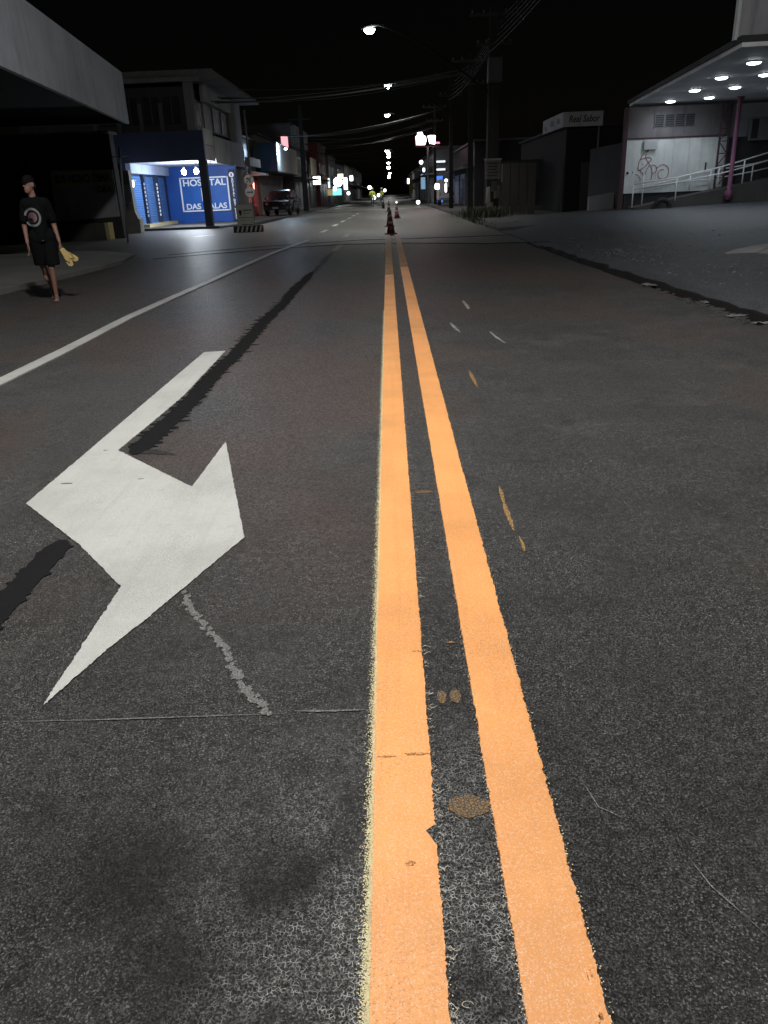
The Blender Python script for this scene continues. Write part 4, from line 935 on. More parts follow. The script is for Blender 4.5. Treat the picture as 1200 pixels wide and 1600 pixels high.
for k, (h0, c) in enumerate(((0.95, (0.30, 0.25, 0.12)), (1.2, (0.36, 0.30, 0.16)), (1.45, (0.33, 0.30, 0.2)), (1.5, (0.30, 0.30, 0.27)), (1.25, (0.45, 0.45, 0.42)))):
    box('board', wall_mat('fence_board%d' % k, c, 0.5), yd, 0.0+0.24*k, 0.21+0.24*k-(0.12 if k == 4 else 0), -0.03, 0.0, h0, 2.45)
# weeds round the pole
GRASS = M('weed_green', (0.022, 0.028, 0.010), 0.7, 0.5, 6)
def weeds(name, cx, cy, z, n_, sx, sy, h, label):
    m = MB(); rr = random.Random(int(cx*100))
    for i in range(n_):
        x, y = cx+rr.gauss(0, sx), cy+rr.gauss(0, sy); a = rr.uniform(0, 6.28); hh = h*rr.uniform(.4, 1.2); w_ = rr.uniform(.006, .016); ln = rr.uniform(.1, .6)*hh
        dx, dy = math.cos(a), math.sin(a); px_, py_ = -dy*w_, dx*w_
        m.add([(x-px_, y-py_, z), (x+px_, y+py_, z), (x+dx*ln*.4+px_, y+dy*ln*.4+py_, z+hh*.6), (x+dx*ln*.4-px_, y+dy*ln*.4-py_, z+hh*.6), (x+dx*ln, y+dy*ln, z+hh)], [(0, 1, 2, 3), (3, 2, 4)])
    tag(m.build(name, GRASS), label, 'weeds', kind='stuff')
weeds('weeds', 4.4, 38.6, 0.12, 1400, 0.42, 0.8, 0.42, 'ragged green weeds round the foot of the posted utility pole')
weeds('weeds', 3.75, 37.0, 0.0, 500, 0.10, 3.0, 0.22, 'thin grass along the right kerb before the posted pole')

# ================================================================== LEFT ROW BEYOND THE BLUE SHOP
def shop(name, label, x, y0, y1, h, mat, depth=9, side=-1, **k):
    """a street-front building: wall, roof slab, shutters, awning, upper windows. side -1 stands left of the street"""
    t = thing(name, label, 'shop', (x, y0, 0.11), 0, k.get('group'))
    L = y1-y0; s_ = side
    a, b = sorted((0, s_*depth)); box('wall', mat, t, a, b, 0, L, 0, h)
    a, b = sorted((-s_*0.15, s_*(depth+0.1))); box('roof', M('roof_slab', (0.08, 0.08, 0.08), 0.8), t, a, b, -0.1, L+0.1, h+0.001, h+0.14)
    nd = k.get('doors', 2); dm = k.get('dmat', M('grey_shutter', (0.16, 0.16, 0.165), 0.5, 0.3, 3, metal=0.3))
    for i in range(nd):
        d0 = L*(i+0.12)/nd; d1 = L*(i+0.88)/nd
        a, b = sorted((-s_*0.03, -s_*0.001)); d_ = box('shutter', dm, t, a, b, d0, d1, 0.02, 2.4)
        a, b = sorted((-s_*0.07, -s_*0.031))
        for q in range(6): box('rib', dm, d_, a, b, d0+0.03, d1-0.03, 0.2+0.36*q, 0.26+0.36*q)
    if k.get('awn', True):
        a, b = sorted((-s_*k.get('awd', 0.9), -s_*0.001)); box('awning', k.get('amat', CONC_D), t, a, b, 0.05, L-0.05, 2.65, 2.80)
    if h > 4.5:
        nw = max(2, int(L/2.6))
        for i in range(nw):
            d0 = L*(i+0.25)/nw; d1 = L*(i+0.75)/nw
            a, b = sorted((-s_*0.02, -s_*0.001)); w_ = box('window', GLASS, t, a, b, d0, d1, 3.5, 4.6)
            a, b = sorted((-s_*0.08, -s_*0.001)); box('sill', mat, w_, a, b, d0-0.05, d1+0.05, 3.38, 3.46)
    return t
s1 = shop('shop', 'recessed dark shop front with red shutters behind the parked car', -9.6, 53.2, 61.2, 4.9, wall_mat('dark_shop', (0.06, 0.06, 0.065), 0.4), doors=3, dmat=M('red_shutter', (0.42, 0.06, 0.06), 0.45, 0.4, 2), amat=PALE)
box('name_board', PALE, s1, 0.6, 0.9, 0.2, 4.5, 3.1, 3.6)
rg = thing('red_lamp', 'red glow behind the grille of the recessed shop', 'lamp', (-9.3, 57.6, 1.8)); MB().lathe([(0.03, 0), (0.06, 0.4), (0.03, 0.8)], 10).build('tube', emit('red_tube', (1.0, 0.35, 0.3), 3.0), rg); point(rg, (0.35, 0, 0.2), 35, (1, 0.3, 0.25), 0.1)
s2 = shop('shop', 'shop with a big projecting white box sign lit blue at its near corner', -9.4, 61.4, 74.6, 5.4, wall_mat('tan_wall', (0.20, 0.19, 0.16), 0.4), doors=4, awn=False)
SB = wall_mat('box_sign_face', (0.42, 0.42, 0.40), 0.25, 0.5); SBL = wall_mat('box_sign_blue', (0.04, 0.09, 0.20), 0.3, 0.5)
box('box_sign', SBL, s2, 0.02, 1.38, -0.3, 13.0, 2.95, 4.85); box('sign_face', SB, s2, 1.385, 1.42, -0.3, 13.0, 2.95, 4.85)
box('sign_underside', CONC_D, s2, 0.0, 1.40, -0.25, 12.9, 2.86, 2.945)
fl = thing('flood_lamp', 'glaring blue-white flood lamp at the near corner of the box sign', 'lamp', (-7.4, 61.9, 4.55))
box('housing', METAL, fl, -0.06, 0.06, -0.12, 0.12, 0.05, 0.14); MB().lathe([(0.04, 0.04), (0.12, -0.02), (0.05, -0.08)], 12).build('bulb', emit('flood_bulb', (0.7, 0.85, 1.0), 30), fl, True)
MB().tube([(0, 0, 0.1), (-0.3, 0, 0.3), (-0.58, 0, 0.3)], 0.02, 6).build('bracket', METAL, fl); point(fl, (-0.1, 0.1, -0.15), 320, (0.55, 0.75, 1.0), 0.08)
s3 = shop('shop', 'tall grey shop beyond the box sign with a pink-lit upper window', -8.4, 74.9, 88, 7.0, GREYW, doors=4)
box('pink_window', emit('pink_window', (1.0, 0.45, 0.5), 1.2), s3, -0.9, -0.3, -0.03, -0.002, 4.9, 6.1)
box('cornice', PALE, s3, 0.01, 0.5, -0.2, 10, 5.3, 6.9)
box('sign_board', wall_mat('cream_board', (0.34, 0.32, 0.25), 0.4), s3, 0.95, 1.0, 6.0, 12.6, 3.0, 4.6)
up_ = thing('utility_pole', 'grey concrete pole in front of the pink-lit grey shop', 'utility pole', (-7.0, 70.0, 0.11)); MB().add([(-.22, -.22, 0), (.22, -.22, 0), (.22, .22, 0), (-.22, .22, 0), (-.13, -.13, 8), (.13, -.13, 8), (.13, .13, 8), (-.13, .13, 8)], [(3, 2, 1, 0), (4, 5, 6, 7), (0, 1, 5, 4), (1, 2, 6, 5), (2, 3, 7, 6), (3, 0, 4, 7)]).build('shaft', POLE, up_)
box('crossarm', POLE, up_, -0.9, 0.9, -0.3, -0.2, 6.9, 7.0)
shop('shop', 'narrow dark shop beneath the square white lightbox', -8.3, 88.2, 96, 4.2, wall_mat('brownish', (0.12, 0.11, 0.10), 0.4))
shop('shop', 'dull red shop front left of the round white sign', -7.9, 96.2, 108, 6.6, wall_mat('dull_red', (0.22, 0.06, 0.06), 0.5), doors=3, dmat=M('maroon_shutter', (0.20, 0.05, 0.06), 0.5))
tk = shop('shop', 'shop with a teal-lit window below the round white sign', -7.6, 108.2, 122, 5.8, wall_mat('grey_b', (0.20, 0.20, 0.20), 0.5), doors=3)
box('teal_window', emit('teal_light', (0.25, 0.9, 0.85), 1.3), tk, 0.35, 1.5, -0.05, -0.01, 1.1, 1.9); box('amber_panel', emit('amber_light', (0.8, 0.55, 0.25), 0.35), tk, -0.6, 0.3, -0.05, -0.01, 1.1, 1.9)
shop('shop', 'grey shop just beyond the teal-lit one', -7.4, 122.3, 140, 5.2, wall_mat('grey_c', (0.26, 0.26, 0.26), 0.5), doors=4)
shop('shop', 'long pale warehouse front on the left, far down the street', -7.3, 140.5, 172, 5.6, wall_mat('grey_d', (0.24, 0.24, 0.23), 0.5), doors=6)
shop('shop', 'farthest left building, a dark block at the street end', -7.3, 173, 230, 6, wall_mat('grey_e', (0.12, 0.12, 0.12), 0.5), doors=6)
def lightbox(name, label, p, w_, h_, col, strn, rnd_=False, arm=0.6):
    t = thing(name, label, 'lit sign', p)
    if rnd_: MB().disc_y(0, -0.08, 0, w_/2, 0.16, 24).build('face', emit(name+label[:9], col, strn), t); MB().disc_y(0, -0.05, 0, w_/2+0.05, 0.10, 24).build('case', METAL, t)
    else:
        box('face', emit(name+label[:9], col, strn), t, -w_/2, w_/2, -0.085, 0.085, -h_/2, h_/2, 0.08)
        for q in (-1, 1): box('case', METAL, t, -w_/2-0.03, w_/2+0.03, -0.1, 0.1, q*(h_/2+0.03)-0.02, q*(h_/2+0.03)+0.02)
    box('arm', METAL, t, -w_/2-arm, -w_/2, -0.02, 0.02, -0.03, 0.03)
    return t
W1 = (0.95, 1.0, 1.0)
lightbox('square_sign', 'square white lightbox glowing over the left pavement', atY(495, 282, 90), 0.80, 0.80, W1, 5)
lightbox('round_sign', 'round white glowing sign on the left side far down the street', atY(528, 284.5, 108), 1.15, 1.15, W1, 6, True)
lightbox('amber_sign', 'small amber lit sign just above the round white one', atY(532, 275.5, 109), 0.75, 0.6, (1, 0.75, 0.4), 1.6)
lightbox('tall_sign', 'tall leaning white lit panel right of the round sign', atY(540, 287, 112), 0.5, 1.5, W1, 3)
lightbox('small_sign', 'small white light left of the round sign', atY(523, 295, 106), 0.38, 0.5, W1, 5)
lightbox('slim_sign', 'slim bluish white strip left of the round sign', atY(514, 286, 100), 0.25, 1.1, (0.8, 0.95, 1), 1.2)
lightbox('shop_light', 'white light over the pale shopfronts beyond the round sign', atY(549, 278.5, 120), 0.45, 0.7, W1, 5)
lightbox('door_light', 'round white light at a door below the tall lit panel', atY(544.5, 302, 118), 0.45, 0.45, W1, 5, True)
lightbox('yard_light', 'lone white light above the far left shopfronts', atY(577.5, 293, 150), 0.62, 0.62, W1, 7, True)
lightbox('headlight', 'white headlight above the left worker in the far street', atY(584, 308.5, 100), 0.50, 0.50, W1, 6, True, 0.02)
lightbox('headlight', 'white headlight between the two workers in the far street', atY(591.8, 305, 110), 0.42, 0.42, W1, 6, True, 0.02)
lightbox('far_light', 'white light left of the lamp cluster at the street end', atY(601.3, 297.5, 170), 0.55, 0.55, W1, 6, True, 0.02)

# ================================================================== RIGHT ROW
RED = emit('red_neon', (1.0, 0.12, 0.22), 3.0); PKW = emit('white_neon', (1.0, 0.86, 0.9), 9.0)
ns = thing('neon_sign', 'overexposed white and red neon sign high on the right', 'neon sign', (3.6, 75, 4.9))
cpx = lambda px, py: (lambda p: (p.x-3.6, p.z-4.9))(atY(px, py, 75))
def neon(pts, mat, name='neon_letter', th=0.16):
    P = [cpx(*p) for p in pts]; n_ = len(P)
    MB().add([(p[0], 0, p[1]) for p in P]+[(p[0], th, p[1]) for p in P], [tuple(range(n_)), tuple(range(2*n_-1, n_-1, -1))]+[(i, n_+i, n_+(i+1) % n_, (i+1) % n_) for i in range(n_)]).build(name, mat, ns)
neon([(650.5, 225), (649.5, 213), (652, 212), (652.5, 207), (660, 206.5), (661, 212), (665, 213), (666, 220), (664, 225.5), (656, 226)], PKW)
neon([(668.5, 212.5), (670, 211.5), (680, 211.5), (680.5, 214), (679.5, 225), (671.5, 224)], PKW)
neon([(649, 214), (650.3, 214), (651, 225), (656, 226.3), (664, 226), (664, 227), (650, 227.3)], RED, 'neon_edge')
neon([(680, 221.5), (687, 222), (687, 224), (680, 224.5)], RED, 'neon_edge')
box('frame', M('frame_dark', (0.02, 0.015, 0.015), 0.8), ns, -1.2, 1.1, 0.18, 0.24, 0.0, 0.08)
MB().tube([(0, 0.22, 0.0), (0, 0.22, -4.8)], 0.08, 8).build('post', METAL, ns)
point(ns, (0, -0.5, 0.6), 60, (1, 0.45, 0.5), 0.4)
rb = shop('shop', 'blue-lit shop on the right below the neon sign', 4.6, 82, 96, 5.0, wall_mat('r_grey', (0.10, 0.10, 0.105), 0.4), side=1, doors=3)
box('lit_front', emit('blue_light', (0.08, 0.22, 0.75), 0.9), rb, 0.05, 0.75, -0.06, -0.005, 0.1, 2.5)
for z_ in (3.0, 3.7): box('lit_strip', emit('strip_light', (0.85, 0.9, 0.95), 1.1), rb, 0.0, 1.0, -0.08, -0.005, z_, z_+0.16)
box('glow_jamb', emit('glow_jamb', (0.35, 0.5, 0.45), 0.5), rb, -0.12, 0.04, -0.08, -0.005, 0.05, 2.9)  # light on the jamb is given as its own glow
rc = shop('shop', 'dark shop with a pale blue lit panel beyond the blue-lit one', 4.5, 97, 118, 4.8, wall_mat('r_grey2', (0.08, 0.08, 0.085), 0.4), side=1, doors=3)
box('lit_panel', emit('pale_blue_panel', (0.35, 0.6, 0.9), 0.5), rc, -0.7, -0.2, -0.06, -0.005, 1.4, 3.0)
rd = shop('shop', 'farther right shop with a dull yellow panel', 4.4, 120, 175, 4.2, wall_mat('r_grey3', (0.10, 0.10, 0.10), 0.4), side=1, doors=5)
box('yellow_panel', wall_mat('yellow_panel', (0.5, 0.4, 0.08), 0.3), rd, -1.4, -0.9, -0.06, -0.005, 1.0, 2.6)
shop('shop', 'dark unlit house on the right between the pole and the neon sign', 6.4, 62, 81, 4.4, wall_mat('r_dark', (0.015, 0.015, 0.016), 0.4), side=1, doors=3)
lightbox('globe_light', 'white light above the blue-lit shop on the right', atY(658, 253.5, 80), 0.34, 0.34, W1, 5, True, 0.1)
lightbox('small_globe', 'small white light below the upper one over the blue-lit shop', atY(662.3, 265.5, 80), 0.2, 0.34, W1, 4)
lightbox('low_light', 'round white light low on the right pavement by the blue-lit shop', atY(653.2, 316, 78), 0.34, 0.34, W1, 5, True, 0.05)
lightbox('van_light', 'white light hanging over the pale van on the right', atY(683, 291.5, 68), 0.35, 0.45, W1, 6)
lightbox('stacked_light', 'upper white light of the pair beside the slim pale pole', atY(697, 282, 62), 0.2, 0.3, W1, 6, True, 0.05)
lightbox('stacked_light', 'lower pinkish white strip light of the pair beside the slim pale pole', atY(696.6, 293.5, 62), 0.16, 0.62, (1, 0.85, 0.85), 3, False, 0.05)
lightbox('red_light', 'tiny red and white light on the street end right of the cones', atY(619.5, 316, 95), 0.2, 0.2, (1, 0.5, 0.45), 4, True, 0.05)
lightbox('post_light', 'narrow white light on the far right pavement', atY(638, 283, 120), 0.3, 0.7, W1, 4)
vn = thing('parked_van', 'pale boxy van parked on the right pavement seen from behind', 'van', (5.05, 71.0, 0.12))
VW = M('van_white', (0.55, 0.55, 0.54), 0.4, 0.15, 3); box('body', VW, vn, -0.75, 0.6, 0, 3.6, 0.42, 2.05, 0.10)
box('rear_window', GLASS, vn, -0.32, 0.2, -0.02, -0.002, 0.95, 1.45); box('bumper', M('van_grey', (0.2, 0.2, 0.2), 0.5), vn, -0.72, 0.57, -0.12, -0.005, 0.42, 0.6)
for x in (-0.62, 0.42):
    for y in (0.7, 2.9):
        wm = MB(); wm.lathe([(0.15, -0.09), (0.31, -0.09), (0.33, -0.05), (0.33, 0.05), (0.31, 0.09), (0.15, 0.09)], 18); wm.v = [(x+v[2], y+v[0], 0.33+v[1]) for v in wm.v]; wm.build('wheel', BLACK, vn, True)
for x in (-0.68, 0.46): box('tail_light', M('tail_red', (0.3, 0.02, 0.02), 0.3), vn, x, x+0.07, -0.015, -0.001, 0.75, 1.05)

# ================================================================== PARKED CAR (dark pickup nosing out)
def car():
    t = thing('parked_car', 'dark parked car facing the camera before the red shutters', 'car', (-7.75, 56.6, 0.11), R(-6))
    PNT = M('dark_car_paint', (0.018, 0.018, 0.022), 0.25, 0.15, 3, spec=0.7)
    m = MB()
    prof = [(0.0, 0.38), (-0.03, 0.62), (0.05, 0.92), (0.95, 1.05), (1.45, 1.58), (1.75, 1.66), (3.2, 1.64), (3.75, 1.05), (4.3, 0.98), (4.35, 0.42)]
    stn = [(-0.88, 0.88), (-0.80, 1.0), (-0.4, 1.0), (0.4, 1.0), (0.80, 1.0), (0.88, 0.88)]
    n_ = len(prof); vs = []
    for x, k in ((-0.88, 0.0), (-0.86, 1), (0.86, 1), (0.88, 0.0)):
        for y, z in prof:
            xx = x*(1.0 if z < 1.1 else 1.0-0.22*(z-1.05)/0.6)
            vs.append((xx, y, 0.38+(z-0.38)*(0.985 if k == 0 else 1)))
    fs = [tuple(range(n_)), tuple(range(4*n_-1, 3*n_-1, -1))]+[(r_*n_+i, (r_+1)*n_+i, (r_+1)*n_+(i+1) % n_, r_*n_+(i+1) % n_) for r_ in range(3) for i in range(n_)]
    m.add(vs, fs).build('body', PNT, t, bevel=0.02)
    MB().add([(-0.70, 0.98, 1.10), (0.70, 0.98, 1.10), (0.60, 1.44, 1.56), (-0.60, 1.44, 1.56)], [(0, 1, 2, 3)]).build('windscreen', GLASS, t)
    for s_ in (-1, 1):
        MB().add([(s_*0.87, 1.25, 1.12), (s_*0.87, 3.4, 1.12), (s_*0.74, 3.1, 1.55), (s_*0.74, 1.6, 1.55)], [(0, 1, 2, 3)]).build('side_window', GLASS, t)
        hl = MB().add([(s_*0.50, -0.045, 0.70), (s_*0.84, 0.02, 0.72), (s_*0.83, 0.05, 0.88), (s_*0.52, -0.0, 0.84)], [(0, 1, 2, 3)]).build('headlight', M('chrome_glass', (0.6, 0.6, 0.62), 0.1, 0.1, 5, metal=0.6), t)
        box('mirror', PNT, t, s_*0.98-0.09, s_*0.98+0.09, 1.25, 1.35, 1.05, 1.2, 0.02)
        for y in (0.75, 3.45):
            wm = MB(); wm.lathe([(0.16, -0.10), (0.33, -0.10), (0.36, -0.06), (0.36, 0.06), (0.33, 0.10), (0.16, 0.10)], 20); wm.v = [(s_*0.80+v[2], y+v[0], 0.36+v[1]) for v in wm.v]
            wh = wm.build('wheel', BLACK, t, True); rm = MB(); rm.lathe([(0.02, -0.11), (0.2, -0.105), (0.2, 0.105), (0.02, 0.11)], 14); rm.v = [(s_*0.80+v[2], y+v[0], 0.36+v[1]) for v in rm.v]; rm.build('rim', METAL, wh, True)
    box('grille', BLACK, t, -0.46, 0.46, -0.06, -0.035, 0.66, 0.84); box('bumper', M('bumper', (0.04, 0.04, 0.045), 0.4), t, -0.86, 0.86, -0.12, -0.02, 0.40, 0.60, 0.02)
    box('number_plate', M('plate', (0.5, 0.5, 0.5), 0.4), t, -0.2, 0.2, -0.135, -0.121, 0.45, 0.58)
car()
def motorbike(label, x, y, rz):
    t = thing('motorcycle', label, 'motorcycle', (x, y, 0.11), rz)
    for yy in (0, 1.25):
        wm = MB(); wm.tube([(0, yy+0.27*math.cos(R(a)), 0.30+0.27*math.sin(R(a))) for a in range(0, 361, 20)], 0.045, 8, False).build('wheel', BLACK, t, True)
    MB().tube([(0, 0, 0.30), (0, 0.22, 0.85), (0, 0.28, 1.0)], 0.03, 6).build('fork', METAL, t, True)
    MB().tube([(-0.33, 0.40, 1.04), (0, 0.27, 1.0), (0.33, 0.40, 1.04)], 0.018, 6).build('handlebar', METAL, t, True)
    MB().profx([(0.2, 0.45), (0.9, 0.40), (1.0, 0.65), (0.85, 0.82), (0.45, 0.88), (0.25, 0.72)], -0.10, 0.10).build('body', M('bike_body', (0.03, 0.03, 0.035), 0.3), t, bevel=0.02)
    MB().profx([(0.6, 0.83), (1.35, 0.85), (1.4, 0.92), (0.65, 0.92)], -0.12, 0.12).build('seat', BLACK, t)
    MB().disc_y(0, 0.10, 0.88, 0.085, 0.06, 14).build('headlight', M('chrome_glass', (0.6, 0.6, 0.62), 0.1), t)
    for s_ in (-1, 1): MB().tube([(s_*0.25, 0.35, 1.04), (s_*0.32, 0.3, 1.2)], 0.010, 5).build('mirror_stem', METAL, t); MB().disc_y(s_*0.33, 0.29, 1.23, 0.055, 0.012, 10).build('mirror', M('chrome_glass', (0.6, 0.6, 0.62), 0.1), t)
motorbike('motorcycle standing just right of the dark parked car', -6.72, 56.8, R(-15))
motorbike('motorcycle in the dark behind the walking person', -17.4, 37.5, R(30))

# ================================================================== CONES
CONER = M('cone_red', (0.075, 0.010, 0.014), 0.55, 0.25, 6); CONEW = M('cone_band', (0.25, 0.2, 0.19), 0.5, 0.2, 8)
def cone(x, y, label, rz=0.1, s_=1.0):
    t = thing('traffic_cone', label, 'traffic cone', (x, y, 0.006), rz, 'traffic cones along the centre line')
    box('base', CONER, t, -0.20*s_, 0.20*s_, -0.20*s_, 0.20*s_, 0, 0.04*s_, 0.01)
    f = lambda z: (0.15-0.125*(z/0.76))*s_
    for nm, mt, z0, z1 in (('body', CONER, 0.04, 0.34), ('band', CONEW, 0.34, 0.42), ('body', CONER, 0.42, 0.56), ('band', CONEW, 0.56, 0.64), ('tip', CONER, 0.64, 0.76)):
        if nm == 'band' : e = 0.003
        else: e = 0
        MB().lathe([(f(z0)+e, z0*s_), (f(z1)+e, z1*s_)], 20).build(nm, mt, t, True)
cone(0.04, 28.2, 'nearest dark red traffic cone at the end of the yellow stripes')
cone(0.0, 34.5, 'traffic cone directly behind the nearest one')
cone(0.42, 45.2, 'dark red traffic cone standing alone to the right of the others')
cone(-0.02, 60, 'small distant traffic cone behind the first two')
cone(-0.5, 74, 'farthest traffic cone near the workers', s_=0.9)

# ================================================================== PEOPLE
def remeshed(name, prims, voxel, mat, parent, smooth_it=6):
    b = bmesh.new()
    for p in prims:
        if p[0] == 'c':
            a, c, r0, r1 = Vector(p[1]), Vector(p[2]), p[3], p[4]; fl = p[5] if len(p) > 5 else 1.0
            d = c-a; L = max(d.length, 1e-4); q = Vector((0, 0, 1)).rotation_difference(d.normalized()).to_matrix().to_4x4()
            n_ = 14; rings = []
            zs = [(-r0*math.cos(t), r0*math.sin(t)) for t in (0.25, 0.7, 1.15)]+[(0, r0), (L*.5, (r0+r1)/2), (L, r1)]+[(L+r1*math.cos(t), r1*math.sin(t)) for t in (1.15, 0.7, 0.25)]
            for z, r in zs: rings.append([b.verts.new(a+q @ Vector((r*math.cos(2*math.pi*j/n_), r*fl*math.sin(2*math.pi*j/n_), z))) for j in range(n_)])
            for i in range(len(rings)-1):
                for j in range(n_): b.faces.new((rings[i][j], rings[i][(j+1) % n_], rings[i+1][(j+1) % n_], rings[i+1][j]))
            b.faces.new(rings[0][::-1]); b.faces.new(rings[-1])
        else:
            mt = Matrix.Translation(p[1]) @ (p[3] if len(p) > 3 else Matrix()) @ Matrix.Diagonal((*p[2], 1))
            bmesh.ops.create_uvsphere(b, u_segments=20, v_segments=14, radius=1.0, matrix=mt)
    me = bpy.data.meshes.new(name); b.to_mesh(me); b.free()
    o = bpy.data.objects.new('tmp', me); COL.objects.link(o)
    rm = o.modifiers.new('r', 'REMESH'); rm.mode = 'VOXEL'; rm.voxel_size = voxel
    sm = o.modifiers.new('s', 'SMOOTH'); sm.factor = 0.5; sm.iterations = smooth_it
    out = bpy.data.meshes.new_from_object(o.evaluated_get(bpy.context.evaluated_depsgraph_get()))
    bpy.data.objects.remove(o); out.name = name
    for p in out.polygons: p.use_smooth = True
    out.materials.clear()
    return obj(name, out, mat, parent)
SKIN = M('skin', (0.24, 0.13, 0.10), 0.55, 0.15, 12); BLK = M('black_cloth', (0.0055, 0.006, 0.007), 0.95, 0.3, 12, bump=0.004, spec=0.1)
pz = math.atan2(5.2, 12.1)
pr = thing('person', 'person in black T-shirt, shorts and cap walking on the left, carrying something yellow', 'person', (-5.12, 12.1, 0.0), pz); pr.scale = (0.87, 0.9, 1.0)
HD = Vector((-0.105, -0.02, 1.635)); hr = Matrix.Rotation(R(-48), 4, 'Z')
def hp(x, y, z): return HD+(hr @ Vector((x, y, z)))
body = [('c', (-0.08, 0.0, 1.40), (-0.09, -0.01, 1.53), 0.062, 0.055),
        ('e', HD+Vector((0, 0, 0.02)), (0.075, 0.098, 0.115), hr), ('e', hp(0, -0.03, -0.05), (0.058, 0.07, 0.075), hr), ('e', hp(0, -0.065, -0.085), (0.035, 0.035, 0.03), hr),
        ('c', hp(0, -0.088, 0.03), hp(0, -0.113, -0.012), 0.010, 0.015), ('e', hp(0.078, 0.012, 0.0), (0.014, 0.026, 0.036), hr), ('e', hp(-0.078, 0.012, 0.0), (0.014, 0.026, 0.036), hr),
        ('e', hp(0, -0.092, -0.055), (0.026, 0.012, 0.010), hr), ('e', hp(0, -0.082, 0.045), (0.055, 0.02, 0.014), hr),
        ('c', (-0.07, 0.02, 1.36), (-0.06, 0.0, 1.0), 0.13, 0.125, 0.75), ('c', (-0.22, 0.0, 1.38), (0.08, 0.0, 1.38), 0.075, 0.075),
        # arms
        ('c', (-0.245, 0.0, 1.37), (-0.30, 0.05, 1.09), 0.055, 0.043), ('c', (-0.30, 0.05, 1.09), (-0.305, -0.03, 0.85), 0.042, 0.028),
        ('c', (0.115, 0.0, 1.37), (0.165, 0.05, 1.09), 0.055, 0.043), ('c', (0.165, 0.05, 1.09), (0.20, -0.04, 0.85), 0.042, 0.028),
        # hips and legs
        ('c', (-0.13, 0, 0.93), (0.03, 0, 0.93), 0.12, 0.12), ('c', (-0.14, 0.0, 0.90), (-0.13, 0.10, 0.50), 0.088, 0.056), ('c', (-0.13, 0.10, 0.50), (-0.05, 0.42, 0.16), 0.054, 0.036), ('e', (-0.115, 0.22, 0.37), (0.05, 0.06, 0.10)),
        ('c', (0.03, 0.0, 0.90), (0.0, -0.07, 0.49), 0.088, 0.056), ('c', (0.0, -0.07, 0.49), (-0.01, 0.02, 0.09), 0.052, 0.036), ('e', (-0.005, 0.0, 0.34), (0.052, 0.06, 0.10)),
        # feet
        ('c', (-0.01, 0.05, 0.045), (-0.025, -0.17, 0.022), 0.042, 0.026), ('e', (-0.025, -0.14, 0.022), (0.046, 0.06, 0.02)),
        ('c', (-0.05, 0.46, 0.13), (-0.055, 0.30, 0.035), 0.038, 0.028), ('e', (-0.055, 0.28, 0.022), (0.042, 0.05, 0.02))]
for k in range(5): body.append(('c', (-0.062+0.018*k, -0.18+0.008*abs(k-1), 0.016), (-0.066+0.020*k, -0.215+0.012*abs(k-1), 0.012), 0.010, 0.009))
def hand(w_, fwd, side, spread=0.0, curl=0.35):
    """palm and five separate fingers hanging from wrist w_; fwd = pointing direction, side = towards the thumb"""
    w_ = Vector(w_); f_ = Vector(fwd).normalized(); s_ = Vector(side).normalized(); n_ = f_.cross(s_).normalized(); out = []
    pc = w_+f_*0.055; rot = Matrix((s_, n_, f_)).transposed().to_4x4(); out.append(('e', pc, (0.040, 0.018, 0.055), rot))
    for i, L in enumerate((0.072, 0.080, 0.074, 0.058)):
        b0 = w_+f_*0.095+s_*(0.027-0.018*i); m_ = b0+f_*L*0.55+n_*L*curl*0.3; e_ = m_+f_*L*0.40+n_*L*curl*0.8
        out += [('c', b0, m_, 0.0085, 0.008), ('c', m_, e_, 0.008, 0.0065)]
    t0 = w_+f_*0.035+s_*0.032; t1 = t0+f_*0.035+s_*0.024+n_*0.008; t2 = t1+f_*0.032+s_*0.004+n_*0.012
    out += [('c', t0, t1, 0.011, 0.010), ('c', t1, t2, 0.010, 0.008)]
    return out
body += hand((-0.305, -0.035, 0.835), (0.02, -0.12, -1), (0.4, -1, 0), curl=0.5)
body += hand((0.20, -0.045, 0.835), (0.22, -0.20, -1), (-0.5, -1, 0), curl=1.5)
remeshed('body', body, 0.0085, SKIN, pr, 3)
shirt = [('c', (-0.21, -0.005, 1.375), (0.08, -0.005, 1.375), 0.095, 0.095), ('c', (-0.065, 0.005, 1.31), (-0.06, 0.0, 0.90), 0.178, 0.172, 0.78), ('c', (-0.235, 0.0, 1.375), (-0.285, 0.035, 1.17), 0.078, 0.074), ('c', (0.105, 0.0, 1.375), (0.155, 0.035, 1.17), 0.078, 0.074), ('c', (-0.12, 0, 1.40), (-0.03, 0, 1.40), 0.09, 0.09)]
so = remeshed('t_shirt', shirt, 0.011, BLK, pr, 4)
shorts = [('c', (-0.13, 0, 0.92), (0.03, 0, 0.92), 0.142, 0.142), ('c', (-0.145, 0.0, 0.88), (-0.15, 0.08, 0.56), 0.125, 0.122), ('c', (0.035, 0.0, 0.88), (0.03, -0.06, 0.56), 0.125, 0.122)]
sho = remeshed('shorts', shorts, 0.012, BLK, pr, 3)
for v in sho.data.vertices:
    if v.co.z < 0.53: v.co.z = 0.53+(v.co.z-0.53)*0.12
for v in so.data.vertices:
    if v.co.z < 0.86: v.co.z = 0.86+(v.co.z-0.86)*0.15
    n_ = noise.noise(v.co*11); v.co += Vector((0, n_*0.012, 0))
